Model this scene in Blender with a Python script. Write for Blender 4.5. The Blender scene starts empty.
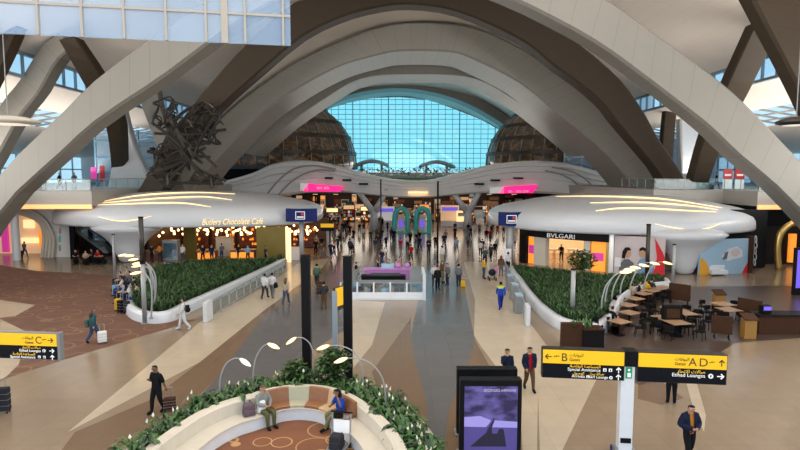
import bpy, bmesh, math, random
from mathutils import Vector, Matrix
import numpy as np
R = math.radians
rnd = random.Random(7)
scene = bpy.context.scene
col = scene.collection

# ------------------------------------------------------------------ camera
FPX = 560.0
EYE = 8.4
PITCH = math.atan(50 / FPX)
cam_d = bpy.data.cameras.new('camera')
cam = bpy.data.objects.new('camera', cam_d)
col.objects.link(cam)
cam.location = (0, 0, EYE)
cam.rotation_euler = (math.pi / 2 - PITCH, 0, 0)
cam_d.sensor_width = 36
cam_d.lens = FPX * 36 / 800
cam_d.clip_end = 600
scene.camera = cam

def ray(px, py):
    u = (px - 400) / FPX
    v = (py - 225) / FPX
    F = Vector((0, math.cos(PITCH), -math.sin(PITCH)))
    U = Vector((0, math.sin(PITCH), math.cos(PITCH)))
    return F + Vector((u, 0, 0)) - v * U

def gp(px, py, z=0.0):
    """photo point to the place on the level z"""
    d = ray(px, py)
    t = (z - EYE) / d.z
    return Vector((d.x * t, d.y * t, z))

def dp(px, py, y):
    """photo point to the place at distance y down the hall"""
    d = ray(px, py)
    t = y / d.y
    return Vector((d.x * t, y, EYE + d.z * t))

# ------------------------------------------------------------------ materials
def new_mat(name):
    m = bpy.data.materials.new(name)
    m.use_nodes = True
    nt = m.node_tree
    return m, nt, nt.nodes['Principled BSDF']

def mat(name, c, rough=.5, metal=0.0, emit=0.0, ec=None, var=.0, scale=6.0, coat=0.0, bump=0.0, spec=None):
    m, nt, b = new_mat(name)
    c4 = (c[0], c[1], c[2], 1)
    b.inputs['Base Color'].default_value = c4
    b.inputs['Roughness'].default_value = rough
    b.inputs['Metallic'].default_value = metal
    if coat: b.inputs['Coat Weight'].default_value = coat
    if spec is not None: b.inputs['Specular IOR Level'].default_value = spec
    if emit:
        b.inputs['Emission Color'].default_value = (*(ec or c), 1)
        b.inputs['Emission Strength'].default_value = emit
    if var or bump:
        tc = nt.nodes.new('ShaderNodeTexCoord')
        n = nt.nodes.new('ShaderNodeTexNoise')
        n.inputs['Scale'].default_value = scale
        n.inputs['Detail'].default_value = 4
        nt.links.new(tc.outputs['Object'], n.inputs['Vector'])
        if var:
            mx = nt.nodes.new('ShaderNodeMix'); mx.data_type = 'RGBA'
            mx.inputs[6].default_value = tuple(max(0, x * (1 - var)) for x in c) + (1,)
            mx.inputs[7].default_value = tuple(min(1, x * (1 + var)) for x in c) + (1,)
            nt.links.new(n.outputs['Fac'], mx.inputs[0])
            nt.links.new(mx.outputs[2], b.inputs['Base Color'])
        if bump:
            bp = nt.nodes.new('ShaderNodeBump')
            bp.inputs['Strength'].default_value = bump
            nt.links.new(n.outputs['Fac'], bp.inputs['Height'])
            nt.links.new(bp.outputs['Normal'], b.inputs['Normal'])
    return m

def glass_mat(name, tint, amount=.25, gloss=(.9, .95, 1), rough=.03):
    """thin architectural glass: tinted see-through with a clear reflection"""
    m = bpy.data.materials.new(name); m.use_nodes = True
    nt = m.node_tree; nt.nodes.clear()
    o = nt.nodes.new('ShaderNodeOutputMaterial')
    mx = nt.nodes.new('ShaderNodeMixShader')
    tr = nt.nodes.new('ShaderNodeBsdfTransparent'); tr.inputs[0].default_value = (*tint, 1)
    gl = nt.nodes.new('ShaderNodeBsdfGlossy'); gl.inputs['Roughness'].default_value = rough
    gl.inputs['Color'].default_value = (*gloss, 1)
    mx.inputs[0].default_value = amount
    nt.links.new(tr.outputs[0], mx.inputs[1]); nt.links.new(gl.outputs[0], mx.inputs[2])
    nt.links.new(mx.outputs[0], o.inputs[0])
    return m

def frosted_mat(name, c, clear=.5):
    m = bpy.data.materials.new(name); m.use_nodes = True
    nt = m.node_tree; nt.nodes.clear()
    o = nt.nodes.new('ShaderNodeOutputMaterial')
    mx = nt.nodes.new('ShaderNodeMixShader')
    tr = nt.nodes.new('ShaderNodeBsdfTransparent'); tr.inputs[0].default_value = (.92, .96, 1, 1)
    df = nt.nodes.new('ShaderNodeBsdfDiffuse'); df.inputs[0].default_value = (*c, 1)
    mx.inputs[0].default_value = 1 - clear
    nt.links.new(tr.outputs[0], mx.inputs[1]); nt.links.new(df.outputs[0], mx.inputs[2])
    nt.links.new(mx.outputs[0], o.inputs[0])
    return m

def seam_mat(name, c, rough, pitch=2.4, line=.03, dark=.6, metal=0.0, cross=0.0, var=.06, spec=.5):
    """cladding panels: fine joints every few metres along the member (UV in metres)"""
    m, nt, b = new_mat(name)
    b.inputs['Roughness'].default_value = rough
    b.inputs['Metallic'].default_value = metal
    b.inputs['Specular IOR Level'].default_value = spec
    uv = nt.nodes.new('ShaderNodeUVMap')
    sp = nt.nodes.new('ShaderNodeSeparateXYZ')
    nt.links.new(uv.outputs[0], sp.inputs[0])
    def joint(out, p):
        a = nt.nodes.new('ShaderNodeMath'); a.operation = 'DIVIDE'; a.inputs[1].default_value = p
        f = nt.nodes.new('ShaderNodeMath'); f.operation = 'FRACT'
        l = nt.nodes.new('ShaderNodeMath'); l.operation = 'LESS_THAN'; l.inputs[1].default_value = line / p
        nt.links.new(out, a.inputs[0]); nt.links.new(a.outputs[0], f.inputs[0]); nt.links.new(f.outputs[0], l.inputs[0])
        return l.outputs[0]
    j = joint(sp.outputs[0], pitch)
    if cross:
        j2 = joint(sp.outputs[1], cross)
        mxm = nt.nodes.new('ShaderNodeMath'); mxm.operation = 'MAXIMUM'
        nt.links.new(j, mxm.inputs[0]); nt.links.new(j2, mxm.inputs[1]); j = mxm.outputs[0]
    n = nt.nodes.new('ShaderNodeTexNoise'); n.inputs['Scale'].default_value = .35
    tc = nt.nodes.new('ShaderNodeTexCoord'); nt.links.new(tc.outputs['Object'], n.inputs['Vector'])
    m1 = nt.nodes.new('ShaderNodeMix'); m1.data_type = 'RGBA'
    m1.inputs[6].default_value = tuple(x * (1 - var) for x in c) + (1,)
    m1.inputs[7].default_value = tuple(x * (1 + var) for x in c) + (1,)
    nt.links.new(n.outputs['Fac'], m1.inputs[0])
    m2 = nt.nodes.new('ShaderNodeMix'); m2.data_type = 'RGBA'
    m2.inputs[7].default_value = tuple(x * dark for x in c) + (1,)
    nt.links.new(j, m2.inputs[0]); nt.links.new(m1.outputs[2], m2.inputs[6])
    nt.links.new(m2.outputs[2], b.inputs['Base Color'])
    return m

def stone_mat(name, c, rough=.16, var=.12, scale=1.6, tile=1.2):
    """polished stone slabs: fleck, soft clouding and hairline joints"""
    m, nt, b = new_mat(name)
    tc = nt.nodes.new('ShaderNodeTexCoord')
    n1 = nt.nodes.new('ShaderNodeTexNoise'); n1.inputs['Scale'].default_value = scale; n1.inputs['Detail'].default_value = 6
    n2 = nt.nodes.new('ShaderNodeTexNoise'); n2.inputs['Scale'].default_value = 22; n2.inputs['Detail'].default_value = 3
    br = nt.nodes.new('ShaderNodeTexBrick')
    br.offset = 0.0
    br.inputs['Scale'].default_value = 1.0
    br.inputs['Mortar Size'].default_value = .006
    br.inputs['Brick Width'].default_value = tile
    br.inputs['Row Height'].default_value = tile
    br.inputs['Color1'].default_value = (.97, .97, .97, 1)
    br.inputs['Color2'].default_value = (1.04, 1.03, 1.02, 1)
    br.inputs['Mortar'].default_value = (.78, .76, .74, 1)
    for n in (n1, n2, br): nt.links.new(tc.outputs['Object'], n.inputs['Vector'])
    ad = nt.nodes.new('ShaderNodeMath'); ad.operation = 'MULTIPLY_ADD'; ad.inputs[1].default_value = .6
    nt.links.new(n2.outputs['Fac'], ad.inputs[0])
    hf = nt.nodes.new('ShaderNodeMath'); hf.operation = 'MULTIPLY'; hf.inputs[1].default_value = .4
    nt.links.new(n1.outputs['Fac'], hf.inputs[0]); nt.links.new(hf.outputs[0], ad.inputs[2])
    mx = nt.nodes.new('ShaderNodeMix'); mx.data_type = 'RGBA'
    mx.inputs[6].default_value = tuple(x * (1 - var * 2) for x in c) + (1,)
    mx.inputs[7].default_value = tuple(min(1, x * (1 + var * 2)) for x in c) + (1,)
    nt.links.new(ad.outputs[0], mx.inputs[0])
    mu = nt.nodes.new('ShaderNodeMix'); mu.data_type = 'RGBA'; mu.blend_type = 'MULTIPLY'; mu.inputs[0].default_value = 1
    nt.links.new(mx.outputs[2], mu.inputs[6]); nt.links.new(br.outputs['Color'], mu.inputs[7])
    nt.links.new(mu.outputs[2], b.inputs['Base Color'])
    b.inputs['Roughness'].default_value = rough + .06
    b.inputs['Specular IOR Level'].default_value = .42
    return m

def swirl_carpet(name, base, line, scale, width=.02):
    """carpet with thin pale loops"""
    m, nt, b = new_mat(name)
    tc = nt.nodes.new('ShaderNodeTexCoord')
    vo = nt.nodes.new('ShaderNodeTexVoronoi'); vo.feature = 'F1'
    vo.inputs['Scale'].default_value = scale
    nt.links.new(tc.outputs['Object'], vo.inputs['Vector'])
    s = nt.nodes.new('ShaderNodeMath'); s.operation = 'SUBTRACT'; s.inputs[1].default_value = .30
    a = nt.nodes.new('ShaderNodeMath'); a.operation = 'ABSOLUTE'
    l = nt.nodes.new('ShaderNodeMath'); l.operation = 'LESS_THAN'; l.inputs[1].default_value = width
    nt.links.new(vo.outputs['Distance'], s.inputs[0]); nt.links.new(s.outputs[0], a.inputs[0]); nt.links.new(a.outputs[0], l.inputs[0])
    for sc_, off in ((scale * .8, .33), (scale * .62, .36)):          # further loops crossing the first
        mp = nt.nodes.new('ShaderNodeMapping'); mp.inputs['Location'].default_value = (3.3 * sc_, 7.1 * sc_, 0)
        v2 = nt.nodes.new('ShaderNodeTexVoronoi'); v2.inputs['Scale'].default_value = sc_
        nt.links.new(tc.outputs['Object'], mp.inputs[0]); nt.links.new(mp.outputs[0], v2.inputs['Vector'])
        s2 = nt.nodes.new('ShaderNodeMath'); s2.operation = 'SUBTRACT'; s2.inputs[1].default_value = off
        a2 = nt.nodes.new('ShaderNodeMath'); a2.operation = 'ABSOLUTE'
        l2 = nt.nodes.new('ShaderNodeMath'); l2.operation = 'LESS_THAN'; l2.inputs[1].default_value = width * sc_ / scale
        mx = nt.nodes.new('ShaderNodeMath'); mx.operation = 'MAXIMUM'
        nt.links.new(v2.outputs['Distance'], s2.inputs[0]); nt.links.new(s2.outputs[0], a2.inputs[0]); nt.links.new(a2.outputs[0], l2.inputs[0])
        nt.links.new(l.outputs[0], mx.inputs[0]); nt.links.new(l2.outputs[0], mx.inputs[1]); l = mx
    n = nt.nodes.new('ShaderNodeTexNoise'); n.inputs['Scale'].default_value = 1.3; n.inputs['Detail'].default_value = 8
    nt.links.new(tc.outputs['Object'], n.inputs['Vector'])
    m1 = nt.nodes.new('ShaderNodeMix'); m1.data_type = 'RGBA'
    m1.inputs[6].default_value = tuple(x * .72 for x in base) + (1,)
    m1.inputs[7].default_value = tuple(x * 1.28 for x in base) + (1,)
    nt.links.new(n.outputs['Fac'], m1.inputs[0])
    m2 = nt.nodes.new('ShaderNodeMix'); m2.data_type = 'RGBA'
    m2.inputs[7].default_value = (*line, 1)
    nt.links.new(l.outputs[0], m2.inputs[0]); nt.links.new(m1.outputs[2], m2.inputs[6])
    nt.links.new(m2.outputs[2], b.inputs['Base Color'])
    b.inputs['Roughness'].default_value = .9
    return m

M = {}
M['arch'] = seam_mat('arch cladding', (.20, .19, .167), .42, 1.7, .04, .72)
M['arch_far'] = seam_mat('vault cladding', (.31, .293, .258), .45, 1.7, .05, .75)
M['bronze'] = seam_mat('bronze cladding', (.050, .036, .024), .55, 2.0, .05, .8, spec=.2)  # darkened so the shade on these members is put into the colour
M['ceil'] = seam_mat('ceiling panels', (.82, .74, .66), .6, 6.0, .04, .9, cross=1.2, var=.04)
M['vault'] = seam_mat('vault lining', (.84, .765, .67), .5, 3.0, .05, .85, var=.05)
M['floor_tan'] = stone_mat('floor tan stone', (.225, .168, .115), .14)
M['floor_beige'] = stone_mat('floor pale stone', (.40, .335, .25), .13)
M['floor_grey'] = stone_mat('floor grey stone', (.098, .095, .096), .14)
M['floor_brown'] = stone_mat('floor brown stone', (.145, .094, .058), .14)
M['floor_wood'] = stone_mat('cafe timber floor', (.062, .043, .035), .22, tile=.6)
M['carpet'] = swirl_carpet('lounge carpet', (.115, .052, .030), (.18, .09, .05), .5, .02)
M['bench_carpet'] = swirl_carpet('bench carpet', (.17, .064, .028), (.42, .24, .10), 1.0, .018)
M['white'] = mat('white composite', (.52, .545, .58), .3, var=.03, scale=2)
M['white_matt'] = mat('white plaster', (.68, .66, .64), .7, var=.03)
M['cream'] = mat('cream stone', (.53, .48, .40), .4, var=.08, scale=4)
M['slab'] = mat('slab edge', (.36, .34, .31), .5, var=.05)
M['black'] = mat('black enamel', (.005, .005, .006), .45, var=.1, spec=.12)
M['blackmatt'] = mat('black matt', (.008, .007, .007), .75, var=.15, spec=.08)
M['darkwall'] = mat('dark wall', (.009, .009, .010), .35, var=.2, scale=.8, spec=.15)
M['steel'] = mat('brushed steel', (.29, .30, .31), .42, .3, var=.06, scale=20)
M['greymetal'] = mat('grey metal', (.22, .23, .24), .4, .3, var=.06)
M['darkmetal'] = mat('dark metal', (.05, .045, .042), .4, .7, var=.1)
M['gold'] = mat('gold metal', (.62, .42, .14), .3, .9, var=.08)
M['olive'] = mat('olive gold panel', (.16, .115, .022), .35, .4, var=.18, scale=1.2)
M['brown'] = mat('dark brown panel', (.05, .018, .010), .5, var=.2)
M['redbrown'] = mat('chestnut panel', (.11, .03, .015), .5, var=.2)
M['bridge'] = mat('bridge plaster', (.74, .73, .72), .45, var=.03)
M['wood'] = mat('walnut veneer', (.046, .020, .010), .6, var=.25, scale=5, spec=.12)
M['oak'] = mat('oak top', (.27, .165, .095), .4, var=.18, scale=8)
M['yellowwood'] = mat('golden timber', (.26, .135, .025), .45, var=.15)
M['soil'] = mat('planting soil', (.05, .032, .02), .95, var=.4, scale=12, bump=.5)
M['leaf'] = mat('leaf green', (.034, .098, .018), .42, var=.35, scale=9)
M['leaf_dark'] = mat('deep leaf green', (.014, .040, .010), .5, var=.45, scale=5)
M['stemg'] = mat('stem green', (.08, .15, .04), .5, var=.2)
M['petal'] = mat('white petal', (.80, .80, .74), .5, var=.05)
M['bark'] = mat('bark', (.09, .055, .03), .9, var=.3, scale=20, bump=.5)
M['signyellow'] = mat('sign yellow', (.80, .44, .003), .5, emit=.16, ec=(1, .58, .0))
M['signblack'] = mat('sign black', (.005, .006, .009), .5, var=.1, spec=.1)
M['signwhite'] = mat('sign white', (.8, .8, .8), .5, emit=.22)
M['signtext'] = mat('sign dark text', (.05, .03, .01), .5)
M['signamber'] = mat('sign amber text', (.85, .50, .03), .5, emit=.25)
M['signgreen'] = mat('exit green', (.0, .22, .07), .4, emit=.15, ec=(0, .5, .15))
M['navy'] = mat('navy panel', (.005, .012, .085), .4, emit=.06, ec=(.01, .03, .3), spec=.15)
M['pink'] = mat('pink screen', (.9, .01, .22), .4, emit=1.1, ec=(1, .012, .22))
M['magenta'] = mat('magenta screen', (.5, .03, .25), .4, emit=.45, ec=(.8, .05, .4))
M['violet'] = mat('violet panel', (.30, .14, .32), .35, emit=.16, ec=(.6, .2, .6))
M['purple'] = mat('violet screen', (.12, .08, .5), .3, emit=.7, ec=(.16, .1, .75))
M['led'] = mat('warm led', (1, .70, .34), .4, emit=1.15, ec=(1, .66, .32))
M['led_orange'] = mat('amber strip', (1, .5, .2), .4, emit=.85, ec=(1, .46, .16))
M['script'] = mat('gilded script', (.9, .7, .35), .4, emit=.55, ec=(1, .74, .4))
M['bulb'] = mat('warm bulb', (1, .75, .4), .4, emit=5.0, ec=(1, .66, .28))
M['lamp'] = mat('lamp lens', (1, .86, .6), .4, emit=1.7, ec=(1, .60, .17))
M['lampoff'] = mat('lamp lens pale', (.9, .86, .78), .4, emit=.5, ec=(1, .9, .75))
M['orange'] = mat('orange glow', (.85, .28, .03), .5, emit=.8, ec=(1, .30, .03))
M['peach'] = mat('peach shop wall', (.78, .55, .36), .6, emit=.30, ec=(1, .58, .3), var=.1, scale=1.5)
M['red'] = mat('red panel', (.52, .012, .02), .35)
M['mustard'] = mat('mustard panel', (.62, .30, .02), .4)
M['paleblue'] = mat('pale blue mural', (.28, .42, .55), .4, var=.12, scale=.6)
M['palepink'] = mat('pale rose mural', (.46, .40, .41), .5, var=.08, scale=.5)
M['teal'] = mat('teal arch', (.05, .46, .44), .4, var=.1)
M['skin'] = mat('skin tan', (.42, .235, .15), .5)
M['skin_d'] = mat('skin brown', (.17, .085, .05), .5)
M['hair'] = mat('dark hair', (.008, .006, .005), .6, spec=.15)
M['hair_b'] = mat('brown hair', (.07, .03, .015), .5)
for k, c in dict(black=(.013, .013, .016), navy=(.016, .022, .05), white=(.62, .63, .66), grey=(.16, .165, .18), jeans=(.04, .075, .16), olive=(.12, .125, .05), red=(.42, .015, .025),
                 mauve=(.16, .11, .13), orange=(.55, .20, .03), yellow=(.70, .42, .03), blue=(.015, .04, .30), royal=(.02, .07, .42), green=(.07, .13, .09), brown=(.13, .07, .04), pink=(.55, .22, .30), beige=(.46, .36, .26),
                 charcoal=(.04, .042, .05), teal=(.03, .10, .11), lime=(.45, .62, .06), camo=(.27, .28, .27), sky=(.22, .36, .55), khaki=(.20, .19, .10)).items():
    M['c_' + k] = mat(k + ' cloth', tuple(x * .72 for x in c), .9, spec=.06, var=.22 if k == 'camo' else .10, scale=14)
M['glass'] = glass_mat('balustrade glass', (.86, .93, .94), .025, rough=.15)
M['glass_cyan'] = glass_mat('cyan tinted glazing', (.55, .90, .96), .06)
M['glass_clear'] = glass_mat('window glazing', (.74, .90, .97), .12)
M['glass_dark'] = mat('smoked glass', (.02, .019, .02), .08, var=.1, coat=.5)
M['screenglass'] = frosted_mat('pale fritted glass', (.46, .62, .84), .74)  # brightness of reflected windows is put into the diffuse colour
M['haze'] = frosted_mat('reflecting pale glass', (.46, .62, .74), .72)  # pale reflected haze is put into the diffuse colour
M['mullion'] = mat('mullion', (.30, .36, .42), .45, .3)
M['mullion_d'] = mat('mullion blue grey', (.16, .30, .42), .45, .2)
M['mullion_w'] = mat('white mullion', (.33, .30, .26), .5)
M['fabric_brown'] = mat('tan leather', (.22, .095, .04), .5, var=.15, scale=8)
M['fabric_green'] = mat('sage leather', (.36, .34, .24), .5, var=.12, scale=8)
M['fabric_tan'] = mat('sand leather', (.44, .30, .17), .5, var=.12, scale=8)
M['case_white'] = mat('white case', (.62, .62, .62), .3)
M['marble'] = mat('counter white', (.62, .64, .68), .25, var=.08, scale=3)

# amber-lit smoked glazing of the domes: lit floors behind glass panes
def dome_mat():
    m, nt, b = new_mat('dome glazing')
    b.inputs['Base Color'].default_value = (.018, .016, .014, 1)
    b.inputs['Roughness'].default_value = .16
    tc = nt.nodes.new('ShaderNodeTexCoord')
    mp = nt.nodes.new('ShaderNodeMapping'); mp.inputs['Scale'].default_value = (.55, .55, 1.1)
    nt.links.new(tc.outputs['Object'], mp.inputs[0])
    n = nt.nodes.new('ShaderNodeTexNoise'); n.inputs['Scale'].default_value = 2.2; n.inputs['Detail'].default_value = 7
    nt.links.new(mp.outputs[0], n.inputs['Vector'])
    cr = nt.nodes.new('ShaderNodeValToRGB')
    cr.color_ramp.elements[0].position = .46; cr.color_ramp.elements[0].color = (.008, .005, .003, 1)
    cr.color_ramp.elements[1].position = .92; cr.color_ramp.elements[1].color = (.42, .21, .07, 1)
    nt.links.new(n.outputs['Fac'], cr.inputs[0])
    nt.links.new(cr.outputs[0], b.inputs['Emission Color'])
    b.inputs['Emission Strength'].default_value = .38
    return m
M['dome'] = dome_mat()

# ------------------------------------------------------------------ mesh building
class MB:
    def __init__(s):
        s.v = []; s.f = []; s.mi = []; s.uv = {}
    def add(s, vs, fs, mi=0, uv=None):
        b = len(s.v)
        s.v += [tuple(x) for x in vs]
        for k, f in enumerate(fs):
            if uv: s.uv[len(s.f)] = [uv[i] for i in f]
            s.f.append([b + i for i in f]); s.mi.append(mi)
        return s
    def box(s, c, d, rz=0, mi=0, taper=1.0):
        x, y, z = d[0] / 2, d[1] / 2, d[2] / 2
        vs = []
        for sz in (-1, 1):
            t = taper if sz > 0 else 1
            for sx, sy in ((-1, -1), (1, -1), (1, 1), (-1, 1)):
                p = Vector((sx * x * t, sy * y * t, sz * z))
                if rz: p.rotate(Matrix.Rotation(rz, 3, 'Z'))
                vs.append(p + Vector(c))
        return s.add(vs, [(3, 2, 1, 0), (4, 5, 6, 7), (0, 1, 5, 4), (1, 2, 6, 5), (2, 3, 7, 6), (3, 0, 4, 7)], mi)
    def bx(s, x0, x1, y0, y1, z0, z1, mi=0):
        return s.box(((x0 + x1) / 2, (y0 + y1) / 2, (z0 + z1) / 2), (x1 - x0, y1 - y0, z1 - z0), 0, mi)
    def tube(s, pts, r, n=8, mi=0, cap=True):
        pts = [Vector(p) for p in pts]
        rs = r if isinstance(r, (list, tuple)) else [r] * len(pts)
        b = len(s.v); up = Vector((0, 0, 1)); prev = None
        for i, p in enumerate(pts):
            t = (pts[min(i + 1, len(pts) - 1)] - pts[max(i - 1, 0)]).normalized()
            if prev is None:
                a = t.cross(up)
                if a.length < .05: a = t.cross(Vector((1, 0, 0)))
            else:
                a = prev - t * prev.dot(t)
            a.normalize(); prev = a; c = t.cross(a)
            for k in range(n):
                an = 2 * math.pi * k / n
                s.v.append(tuple(p + (a * math.cos(an) + c * math.sin(an)) * rs[i]))
        for i in range(len(pts) - 1):
            for k in range(n):
                s.f.append([b + i * n + k, b + i * n + (k + 1) % n, b + (i + 1) * n + (k + 1) % n, b + (i + 1) * n + k]); s.mi.append(mi)
        if cap:
            s.f.append([b + k for k in range(n)][::-1]); s.mi.append(mi)
            e = b + (len(pts) - 1) * n
            s.f.append([e + k for k in range(n)]); s.mi.append(mi)
        return s
    def cyl(s, c, r, h, n=16, mi=0, r1=None):
        c = Vector(c)
        return s.tube([c, c + Vector((0, 0, h))], [r, r if r1 is None else r1], n, mi)
    def lathe(s, c, prof, n=24, mi=0, sx=1, sy=1):
        b = len(s.v)
        for r, z in prof:
            for k in range(n):
                a = 2 * math.pi * k / n
                s.v.append((c[0] + r * sx * math.cos(a), c[1] + r * sy * math.sin(a), c[2] + z))
        for i in range(len(prof) - 1):
            for k in range(n):
                s.f.append([b + i * n + k, b + i * n + (k + 1) % n, b + (i + 1) * n + (k + 1) % n, b + (i + 1) * n + k]); s.mi.append(mi)
        s.f.append([b + k for k in range(n)][::-1]); s.mi.append(mi)
        e = b + (len(prof) - 1) * n
        s.f.append([e + k for k in range(n)]); s.mi.append(mi)
        return s
    def ball(s, c, r, n=10, m=6, mi=0):
        rr = r if isinstance(r, (tuple, list)) else (r, r, r)
        prof = [(max(.02, math.sin(math.pi * i / m)), -math.cos(math.pi * i / m)) for i in range(m + 1)]
        b = len(s.v)
        for q, z in prof:
            for k in range(n):
                a = 2 * math.pi * k / n
                s.v.append((c[0] + q * rr[0] * math.cos(a), c[1] + q * rr[1] * math.sin(a), c[2] + z * rr[2]))
        for i in range(m):
            for k in range(n):
                s.f.append([b + i * n + k, b + i * n + (k + 1) % n, b + (i + 1) * n + (k + 1) % n, b + (i + 1) * n + k]); s.mi.append(mi)
        return s
    def prism(s, poly, z0, z1, mi=0, bottom=True):
        n = len(poly)
        area = sum(poly[i][0] * poly[(i + 1) % n][1] - poly[(i + 1) % n][0] * poly[i][1] for i in range(n))
        if area < 0: poly = poly[::-1]
        vs = [(p[0], p[1], z0) for p in poly] + [(p[0], p[1], z1) for p in poly]
        fs = [tuple(range(n, 2 * n))] + [(i, (i + 1) % n, n + (i + 1) % n, n + i) for i in range(n)]
        if bottom: fs.append(tuple(range(n))[::-1])
        return s.add(vs, fs, mi)
    def plate(s, poly3, y0, y1, mi=0):
        """upright plate: (x, z) outline between two distances"""
        n = len(poly3)
        vs = [(p[0], y0, p[1]) for p in poly3] + [(p[0], y1, p[1]) for p in poly3]
        return s.add(vs, [tuple(range(n)), tuple(range(n, 2 * n))[::-1]] + [(i, n + i, n + (i + 1) % n, (i + 1) % n) for i in range(n)], mi)
    def grid(s, rows, mi=0, uv=True, closed=False):
        """rows: list of equally long lists of points"""
        b = len(s.v); n = len(rows[0])
        us = [0.0]
        for r0, r1 in zip(rows, rows[1:]):
            us.append(us[-1] + (Vector(r1[n // 2]) - Vector(r0[n // 2])).length)
        vv = [0.0]
        for k in range(n - 1):
            vv.append(vv[-1] + (Vector(rows[0][k + 1]) - Vector(rows[0][k])).length)
        vv.append(vv[-1])
        for r in rows: s.v += [tuple(p) for p in r]
        for i in range(len(rows) - 1):
            for k in range(n if closed else n - 1):
                k2 = (k + 1) % n
                if uv: s.uv[len(s.f)] = [(us[i], vv[k]), (us[i], vv[k + 1]), (us[i + 1], vv[k + 1]), (us[i + 1], vv[k])]
                s.f.append([b + i * n + k, b + i * n + k2, b + (i + 1) * n + k2, b + (i + 1) * n + k]); s.mi.append(mi)
        return s
    def build(s, name, mats, parent=None, world=False, smooth=False, bevel=0.0, fix=True):
        me = bpy.data.meshes.new(name)
        off = Vector((0, 0, 0))
        if world and parent is not None:
            off = parent.location.copy(); q = parent.parent
            while q is not None: off = off + q.location; q = q.parent
        me.from_pydata([(v[0] - off[0], v[1] - off[1], v[2] - off[2]) for v in s.v], [], s.f)
        if not isinstance(mats, (list, tuple)): mats = [mats]
        for m in mats: me.materials.append(m)
        me.polygons.foreach_set('material_index', s.mi)
        if s.uv:
            ul = me.uv_layers.new(name='UVMap')
            for pi, p in enumerate(me.polygons):
                if pi in s.uv:
                    for li, c in zip(p.loop_indices, s.uv[pi]): ul.data[li].uv = c
        if fix and not s.uv:
            bm = bmesh.new(); bm.from_mesh(me)
            bmesh.ops.recalc_face_normals(bm, faces=bm.faces)
            bm.to_mesh(me); bm.free()
        if smooth:
            me.polygons.foreach_set('use_smooth', [True] * len(me.polygons))
        me.update()
        o = bpy.data.objects.new(name, me)
        col.objects.link(o)
        if parent is not None: o.parent = parent
        if bevel:
            bv = o.modifiers.new('bevel', 'BEVEL'); bv.width = bevel; bv.segments = 2; bv.limit_method = 'ANGLE'
        if smooth == 'auto':
            pass
        return o

def tag(o, label=None, cat=None, group=None, kind=None):
    if label: o['label'] = label
    if cat: o['category'] = cat
    if group: o['group'] = group
    if kind: o['kind'] = kind
    return o

def empty(name, loc, label=None, cat=None, group=None, rz=0.0):
    o = bpy.data.objects.new(name, None)
    o.empty_display_size = .2
    col.objects.link(o)
    o.location = loc; o.rotation_euler = (0, 0, rz)
    return tag(o, label, cat, group)

def struct(o): return tag(o, kind='structure')

def copy_tree(o, parent=None):
    c = o.copy(); col.objects.link(c)
    if parent is not None: c.parent = parent
    for ch in list(o.children): copy_tree(ch, c)
    return c

def catmull(pts, n):
    """n points evenly spread by parameter through the given points"""
    P = [np.array(p, float) for p in pts]
    P = [2 * P[0] - P[1]] + P + [2 * P[-1] - P[-2]]
    out = []
    segs = len(P) - 3
    for i in range(n):
        t = i / (n - 1) * segs
        k = min(int(t), segs - 1); t -= k
        a, b, c, d = P[k:k + 4]
        out.append(.5 * ((2 * b) + (-a + c) * t + (2 * a - 5 * b + 4 * c - d) * t * t + (-a + 3 * b - 3 * c + d) * t ** 3))
    return [Vector(tuple(map(float, q))) for q in out]

_font_mesh = {}
def text(s, size, m, loc, parent, name='lettering', align='LEFT', rot=(math.pi / 2, 0, 0), depth=.004, width=1.0, shear=0.0):
    cu = bpy.data.curves.new(name, 'FONT')
    cu.body = s; cu.size = size; cu.align_x = align; cu.extrude = depth; cu.shear = shear
    to = bpy.data.objects.new(name, cu); col.objects.link(to)
    dg = bpy.context.evaluated_depsgraph_get()
    me = bpy.data.meshes.new_from_object(to.evaluated_get(dg))
    bpy.data.objects.remove(to); bpy.data.curves.remove(cu)
    me.materials.clear(); me.materials.append(m)
    o = bpy.data.objects.new(name, me); col.objects.link(o)
    o.location = loc; o.rotation_euler = rot; o.scale = (width, 1, 1)
    if parent is not None: o.parent = parent
    return o
# ------------------------------------------------------------------ the hall: floor
FL = 70.0
fm = MB()
fm.bx(-FL, FL, -6, 156, -.3, 0, 0)
FMATS = [M['floor_tan'], M['floor_beige'], M['floor_grey'], M['floor_brown'], M['floor_wood'], M['carpet']]
def inlay(pts, mi, z):
    P = [gp(*p) for p in pts]
    fm.prism([(p.x, p.y) for p in P], 0.0, z, mi, bottom=False)
inlay([(150,400),(200,362),(262,312),(322,268),(345,262),(300,290),(262,318),(215,380),(190,404),(150,440),(110,452),(60,452),(75,432)], 3, .001)
inlay([(68,432),(120,389),(200,322),(262,288),(300,262),(330,258),(322,268),(262,312),(200,362)], 1, .002)
inlay([(185,412),(215,380),(262,318),(300,290),(345,262),(352,300),(345,330),(310,352),(250,390),(200,425)], 2, .002)
inlay([(432,252),(452,252),(464,285),(475,340),(468,365),(450,405),(443,455),(430,455),(426,400),(415,360),(411,335),(420,290)], 2, .002)
inlay([(372,372),(411,318),(411,335),(415,360),(426,400),(430,455),(395,455)], 3, .001)
inlay([(443,455),(450,405),(468,365),(475,340),(500,385),(470,455)], 3, .001)
inlay([(464,262),(500,262),(515,300),(535,330),(548,347),(538,390),(537,455),(523,455),(520,410),(500,372),(480,345),(474,335),(475,300)], 1, .002)
inlay([(352,300),(385,302),(372,345),(350,372)], 1, .002)
inlay([(638,377),(652,374),(684,398),(662,405),(638,399)], 3, .001)
inlay([(684,374),(697,384),(706,415),(704,432),(692,404)], 1, .001)
inlay([(545,347),(560,352),(600,372),(560,455),(540,455),(538,390)], 1, .0008)
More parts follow.
